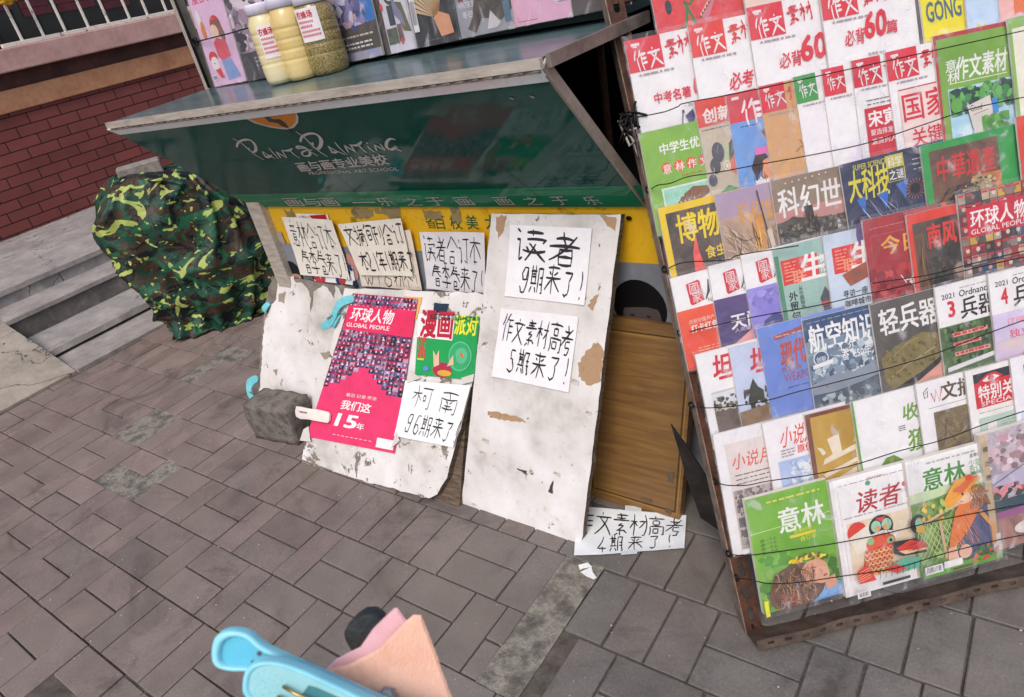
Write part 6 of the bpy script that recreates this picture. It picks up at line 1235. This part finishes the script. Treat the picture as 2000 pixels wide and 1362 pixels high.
fs=[(k*NS+i,(k+1)*NS+i,(k+1)*NS+(i+1)%NS,k*NS+(i+1)%NS) for k in range(NL) for i in range(NS)]+[((i+1)%NS,len(vs)-1,i)[::-1] for i in range(NS)]
base=V((Pc.x,Pc.y,0)); b.mesh([v_-base for v_ in vs],fs,camomat(),True)
o=b.build('camouflage_cover',Matrix.Translation(base)); tag(o,'camouflage cloth draped over a bulky stove beside the steps','cloth cover')
# half brick on top
q0=onplane(283,352,Pc-Nn*.02,Nn); s_=.0021
b=MB(); gb=surf('grey_brick',['#6a6460','#867f7a','#958e88'],30,.9,.8,.003)
b.box((-.105,-.06,0),(.105,.06,.10),gb,.006); fr=Matrix.Translation(q0+V((0,0,-.012)))@Matrix.Rotation(math.radians(62),4,'Z'); tag(b.build('brick',fr),'grey half brick weighing down the camouflage cloth','brick')
# ============================================================ FOREGROUND: large peg and packet held close to the lens
D=.46; k_=D/F
cr_=V((AX[0],AY[0],AZ[0])); cd=V((AX[1],AY[1],AZ[1])); cf=V((AX[2],AY[2],AZ[2]))
def NF(px,py,d): return frame(CAM+ray(px,py)*(d/F),cr_,-cd)
FD=NF(600,1340,D)
def nl(px,py): return ((px-600)*k_,-(py-1340)*k_)
bl2=surf('light_blue_plastic',['#7cc6da','#86cfe2','#92d8e8'],5,.35,.05,.001); bl3=surf('deep_blue_plastic',['#4aa6c4','#57b2ce'],5,.4,.05); bl4=surf('frosted_blue_plastic',['#86bcc4','#92c6cc'],6,.5,.1)
def smooth(pts,n=6,closed=True):
    out=[];N=len(pts)
    for i in range(N):
        p0,p1,p2,p3=pts[(i-1)%N],pts[i],pts[(i+1)%N],pts[(i+2)%N]
        for j in range(n):
            t=j/n; out.append(tuple(.5*(2*p1[a]+(p2[a]-p0[a])*t+(2*p0[a]-5*p1[a]+4*p2[a]-p3[a])*t*t+(3*p1[a]-p0[a]-3*p2[a]+p3[a])*t**3) for a in (0,1)))
    return out
def dish(b,outl,inn,z,th,depth,m,mi):
    """rounded rim between two outlines with a sunken floor"""
    n=len(outl); 
    def off(p,q,f): return (p[0]+(q[0]-p[0])*f,p[1]+(q[1]-p[1])*f)
    prof=[(0,-th),(0,-th*.2),(.18,0),(.6,.0004),(.85,-.0006),(1,-depth)]
    vs=[(*off(outl[i],inn[i],f),z+h) for f,h in prof for i in range(n)]
    fs=[(r*n+i,r*n+(i+1)%n,(r+1)*n+(i+1)%n,(r+1)*n+i) for r in range(len(prof)-1) for i in range(n)]
    b.mesh(vs,fs,m,True); b.mesh([(x,y,z-depth) for x,y in inn],[tuple(range(n))],mi); b.mesh([(x,y,z-th) for x,y in outl],[tuple(range(n))[::-1]],m)
pg=empty('clothes_peg',NF(600,1340,D).translation); tag(pg,'large light blue plastic peg blurred close to the lens at the bottom','peg')
O1=[nl(*p) for p in [(406,1285),(413,1252),(440,1238),(480,1245),(520,1275),(640,1330),(720,1366),(900,1450),(860,1520),(640,1420),(560,1380),(500,1325),(440,1318),(413,1308)]]
I1=[nl(*p) for p in [(423,1283),(430,1262),(450,1252),(474,1256),(512,1285),(630,1338),(705,1374),(880,1455),(850,1500),(650,1412),(570,1370),(502,1315),(448,1308),(427,1302)]]
b=MB(); A_,B_=smooth(O1,5),smooth(I1,5); dish(b,A_,B_,-.004,.008,.004,bl2,bl3)
for x,y in ((498,1287),(486,1305)): b.ell(*nl(x,y),.0017,.0017,'#5a4a5a',z=-.0078)
b.build('lever',FD,pg)
O2=[nl(*p) for p in [(483,1328),(490,1297),(515,1281),(560,1283),(620,1305),(720,1352),(900,1436),(870,1530),(640,1440),(560,1400),(505,1362),(487,1345)]]
I2=[nl(*p) for p in [(496,1327),(502,1303),(522,1290),(558,1292),(614,1314),(712,1360),(885,1442),(862,1518),(645,1430),(566,1390),(514,1354),(499,1341)]]
b=MB(); A_,B_=smooth(O2,5),smooth(I2,5); dish(b,A_,B_,.010,.009,.0014,bl2,bl4)
for i in range(22):
    a=i*2.399; r_=.0018*math.sqrt(i)*1.15; cx_,cy_=nl(526,1322); c,s=r_*math.cos(a)*1.1,r_*math.sin(a)*.95
    b.lathe([(.0007,0),(.0005,.0004),(0,.0005)],bl2,7,(cx_+c,cy_+s,.0086))
b.flat([nl(x,y) for x,y in [(610,1326),(625,1330),(720,1372),(700,1392),(592,1352)]],'#3f7f88',.0089)
b.build('lever',FD,pg)
b=MB(); gold=surf('spring_steel',['#8a7448','#b09a68','#c8b488'],20,.3,.2,metal=.9)
b.tube([(*nl(563,1325),.011),(*nl(590,1336),.0135),(*nl(620,1348),.0135),(*nl(650,1362),.011)],.0011,gold,8)
b.tube([(*nl(553,1344),.011),(*nl(575,1352),.0135),(*nl(610,1366),.0135),(*nl(660,1390),.011)],.0011,gold,8)
b.build('spring',FD,pg)
# pink and peach packets
def papermat(name,cols,emb):
    m=surf(name,cols,6,.6,.0); nt=m.node_tree; b=nt.nodes['Principled BSDF']; v=tex(nt,1.); w=nd(nt,'ShaderNodeTexWave',Scale=110.,Distortion=14.,Detail=3.); w.inputs['Detail Scale'].default_value=1.2; link(nt,v,w.inputs['Vector']); bump(nt,b,w.outputs['Fac'],emb,.0006); return m
peach=papermat('embossed_peach_paper',['#dba58c','#e4b09a','#ebbfac'],.5); pinkp=papermat('pink_paper',['#d8a4ac','#e2b2ba'],.1)
F3=NF(760,1300,.50); k3=.50/F
def n3(px,py): return ((px-760)*k3,-(py-1300)*k3)
pk=empty('paper_packet',F3.translation); tag(pk,'blurred peach and pink embossed paper packet close to the lens','packet')
def bulge(b_,pts,z0,z1,m,amp,hole=None):
    n=len(pts); cx_=sum(p[0] for p in pts)/n; cy_=sum(p[1] for p in pts)/n; S=[1,.97,.8,.55,.25]; hz=[-.004,.0,.25,.7,1]
    vs=[(cx_+(x-cx_)*s,cy_+(y-cy_)*s,(z1+amp*.3*h*(1+.25*noise.noise((x*30,y*30,s))) if h>=0 else z0)) for s,h in zip(S,hz) for x,y in pts]+[(cx_,cy_,z1+amp*.3)]
    fs=[(r*n+i,r*n+(i+1)%n,(r+1)*n+(i+1)%n,(r+1)*n+i) for r in range(4) for i in range(n)]+[(4*n+i,4*n+(i+1)%n,5*n) for i in range(n)]
    a=sum(pts[i][0]*pts[(i+1)%n][1]-pts[(i+1)%n][0]*pts[i][1] for i in range(n))
    if a<0: fs=[f[::-1] for f in fs]
    b_.mesh(vs,fs,m,amp>.0035 and m is not peach)
def seg(pts,step=.008): return rag(pts,.00025,step,4)
b=MB(); bulge(b,seg([n3(*p) for p in [(642,1308),(680,1300),(740,1268),(807,1201),(822,1203),(846,1262),(872,1335),(910,1440),(980,1640),(700,1700),(560,1440)]]),-.0015,0,peach,.002); b.build('front_sheet',F3,pk)
b=MB(); bulge(b,seg([n3(*p) for p in [(628,1322),(650,1300),(697,1275),(722,1240),(765,1199),(772,1200),(785,1217),(830,1260),(800,1420),(600,1450)]]),-.0105,-.0092,pinkp,.001); b.build('back_sheet',F3,pk)
b=MB(); gc=surf('grey_card',['#9aa2aa','#a8b0b8'],8,.6,.1)
b.prism([n3(*p) for p in [(718,1372),(755,1332),(768,1334),(790,1375),(860,1520),(700,1520)]][::-1],.006,.012,gc,surf('grey_card_edge',['#6a7480','#7c8690'],8,.6,.1)); b.build('card',F3,pk)
F4=NF(705,1240,.56); k4=.56/F
b=MB(); pts=[((x-705)*k4,-(y-1240)*k4) for x,y in [(669,1244),(676,1228),(700,1208),(722,1202),(742,1212),(748,1232),(722,1268),(690,1276),(680,1272)]]
bulge(b,seg(smooth(pts,3),.006),-.02,-.004,surf('dark_leather',['#1a1e22','#232a2e','#2e3436','#4a3a34'],30,.6,.8,.002),.004)
tag(b.build('dark_purse',F4),'small blurred dark object behind the pink packet near the lens','purse')
# ============================================================ LIGHT, SKY, CAMERA
w=bpy.data.worlds.new('World'); sc.world=w; w.use_nodes=True; nt=w.node_tree; bg=nt.nodes['Background']
sky=nt.nodes.new('ShaderNodeTexSky'); sky.sky_type='NISHITA'; sky.sun_disc=False
EL,AZ_=math.radians(52),math.radians(158)
sky.sun_elevation=EL; sky.sun_rotation=AZ_; sky.air_density=1.; sky.dust_density=4.; sky.ozone_density=1.
nt.links.new(sky.outputs[0],bg.inputs['Color']); bg.inputs['Strength'].default_value=.15
ld=bpy.data.lights.new('sun','SUN'); ld.energy=1.3; ld.angle=math.radians(25); ld.color=(1,.95,.9)
so=bpy.data.objects.new('sun',ld); COL.objects.link(so)
sd=V((math.sin(AZ_)*math.cos(EL),math.cos(AZ_)*math.cos(EL),math.sin(EL))); so.rotation_euler=(-sd).to_track_quat('-Z','Y').to_euler()
cd_=bpy.data.cameras.new('camera'); co=bpy.data.objects.new('camera',cd_); COL.objects.link(co)
M4=Matrix.Identity(4)
for i,(r,u,f) in enumerate(zip(cr_,-cd,-cf)): M4[i][0]=r;M4[i][1]=u;M4[i][2]=f
M4.translation=CAM; co.matrix_world=M4
cd_.sensor_width=36; cd_.lens=36*F/2000; cd_.clip_start=.02; cd_.clip_end=300
cd_.dof.use_dof=True; cd_.dof.focus_distance=2.0; cd_.dof.aperture_fstop=12
sc.camera=co
sc.view_settings.view_transform='Standard'; sc.view_settings.look='None'; sc.view_settings.gamma=1; sc.view_settings.exposure=.16
sc.cycles.max_bounces=6; sc.cycles.transparent_max_bounces=24; sc.cycles.use_denoising=True
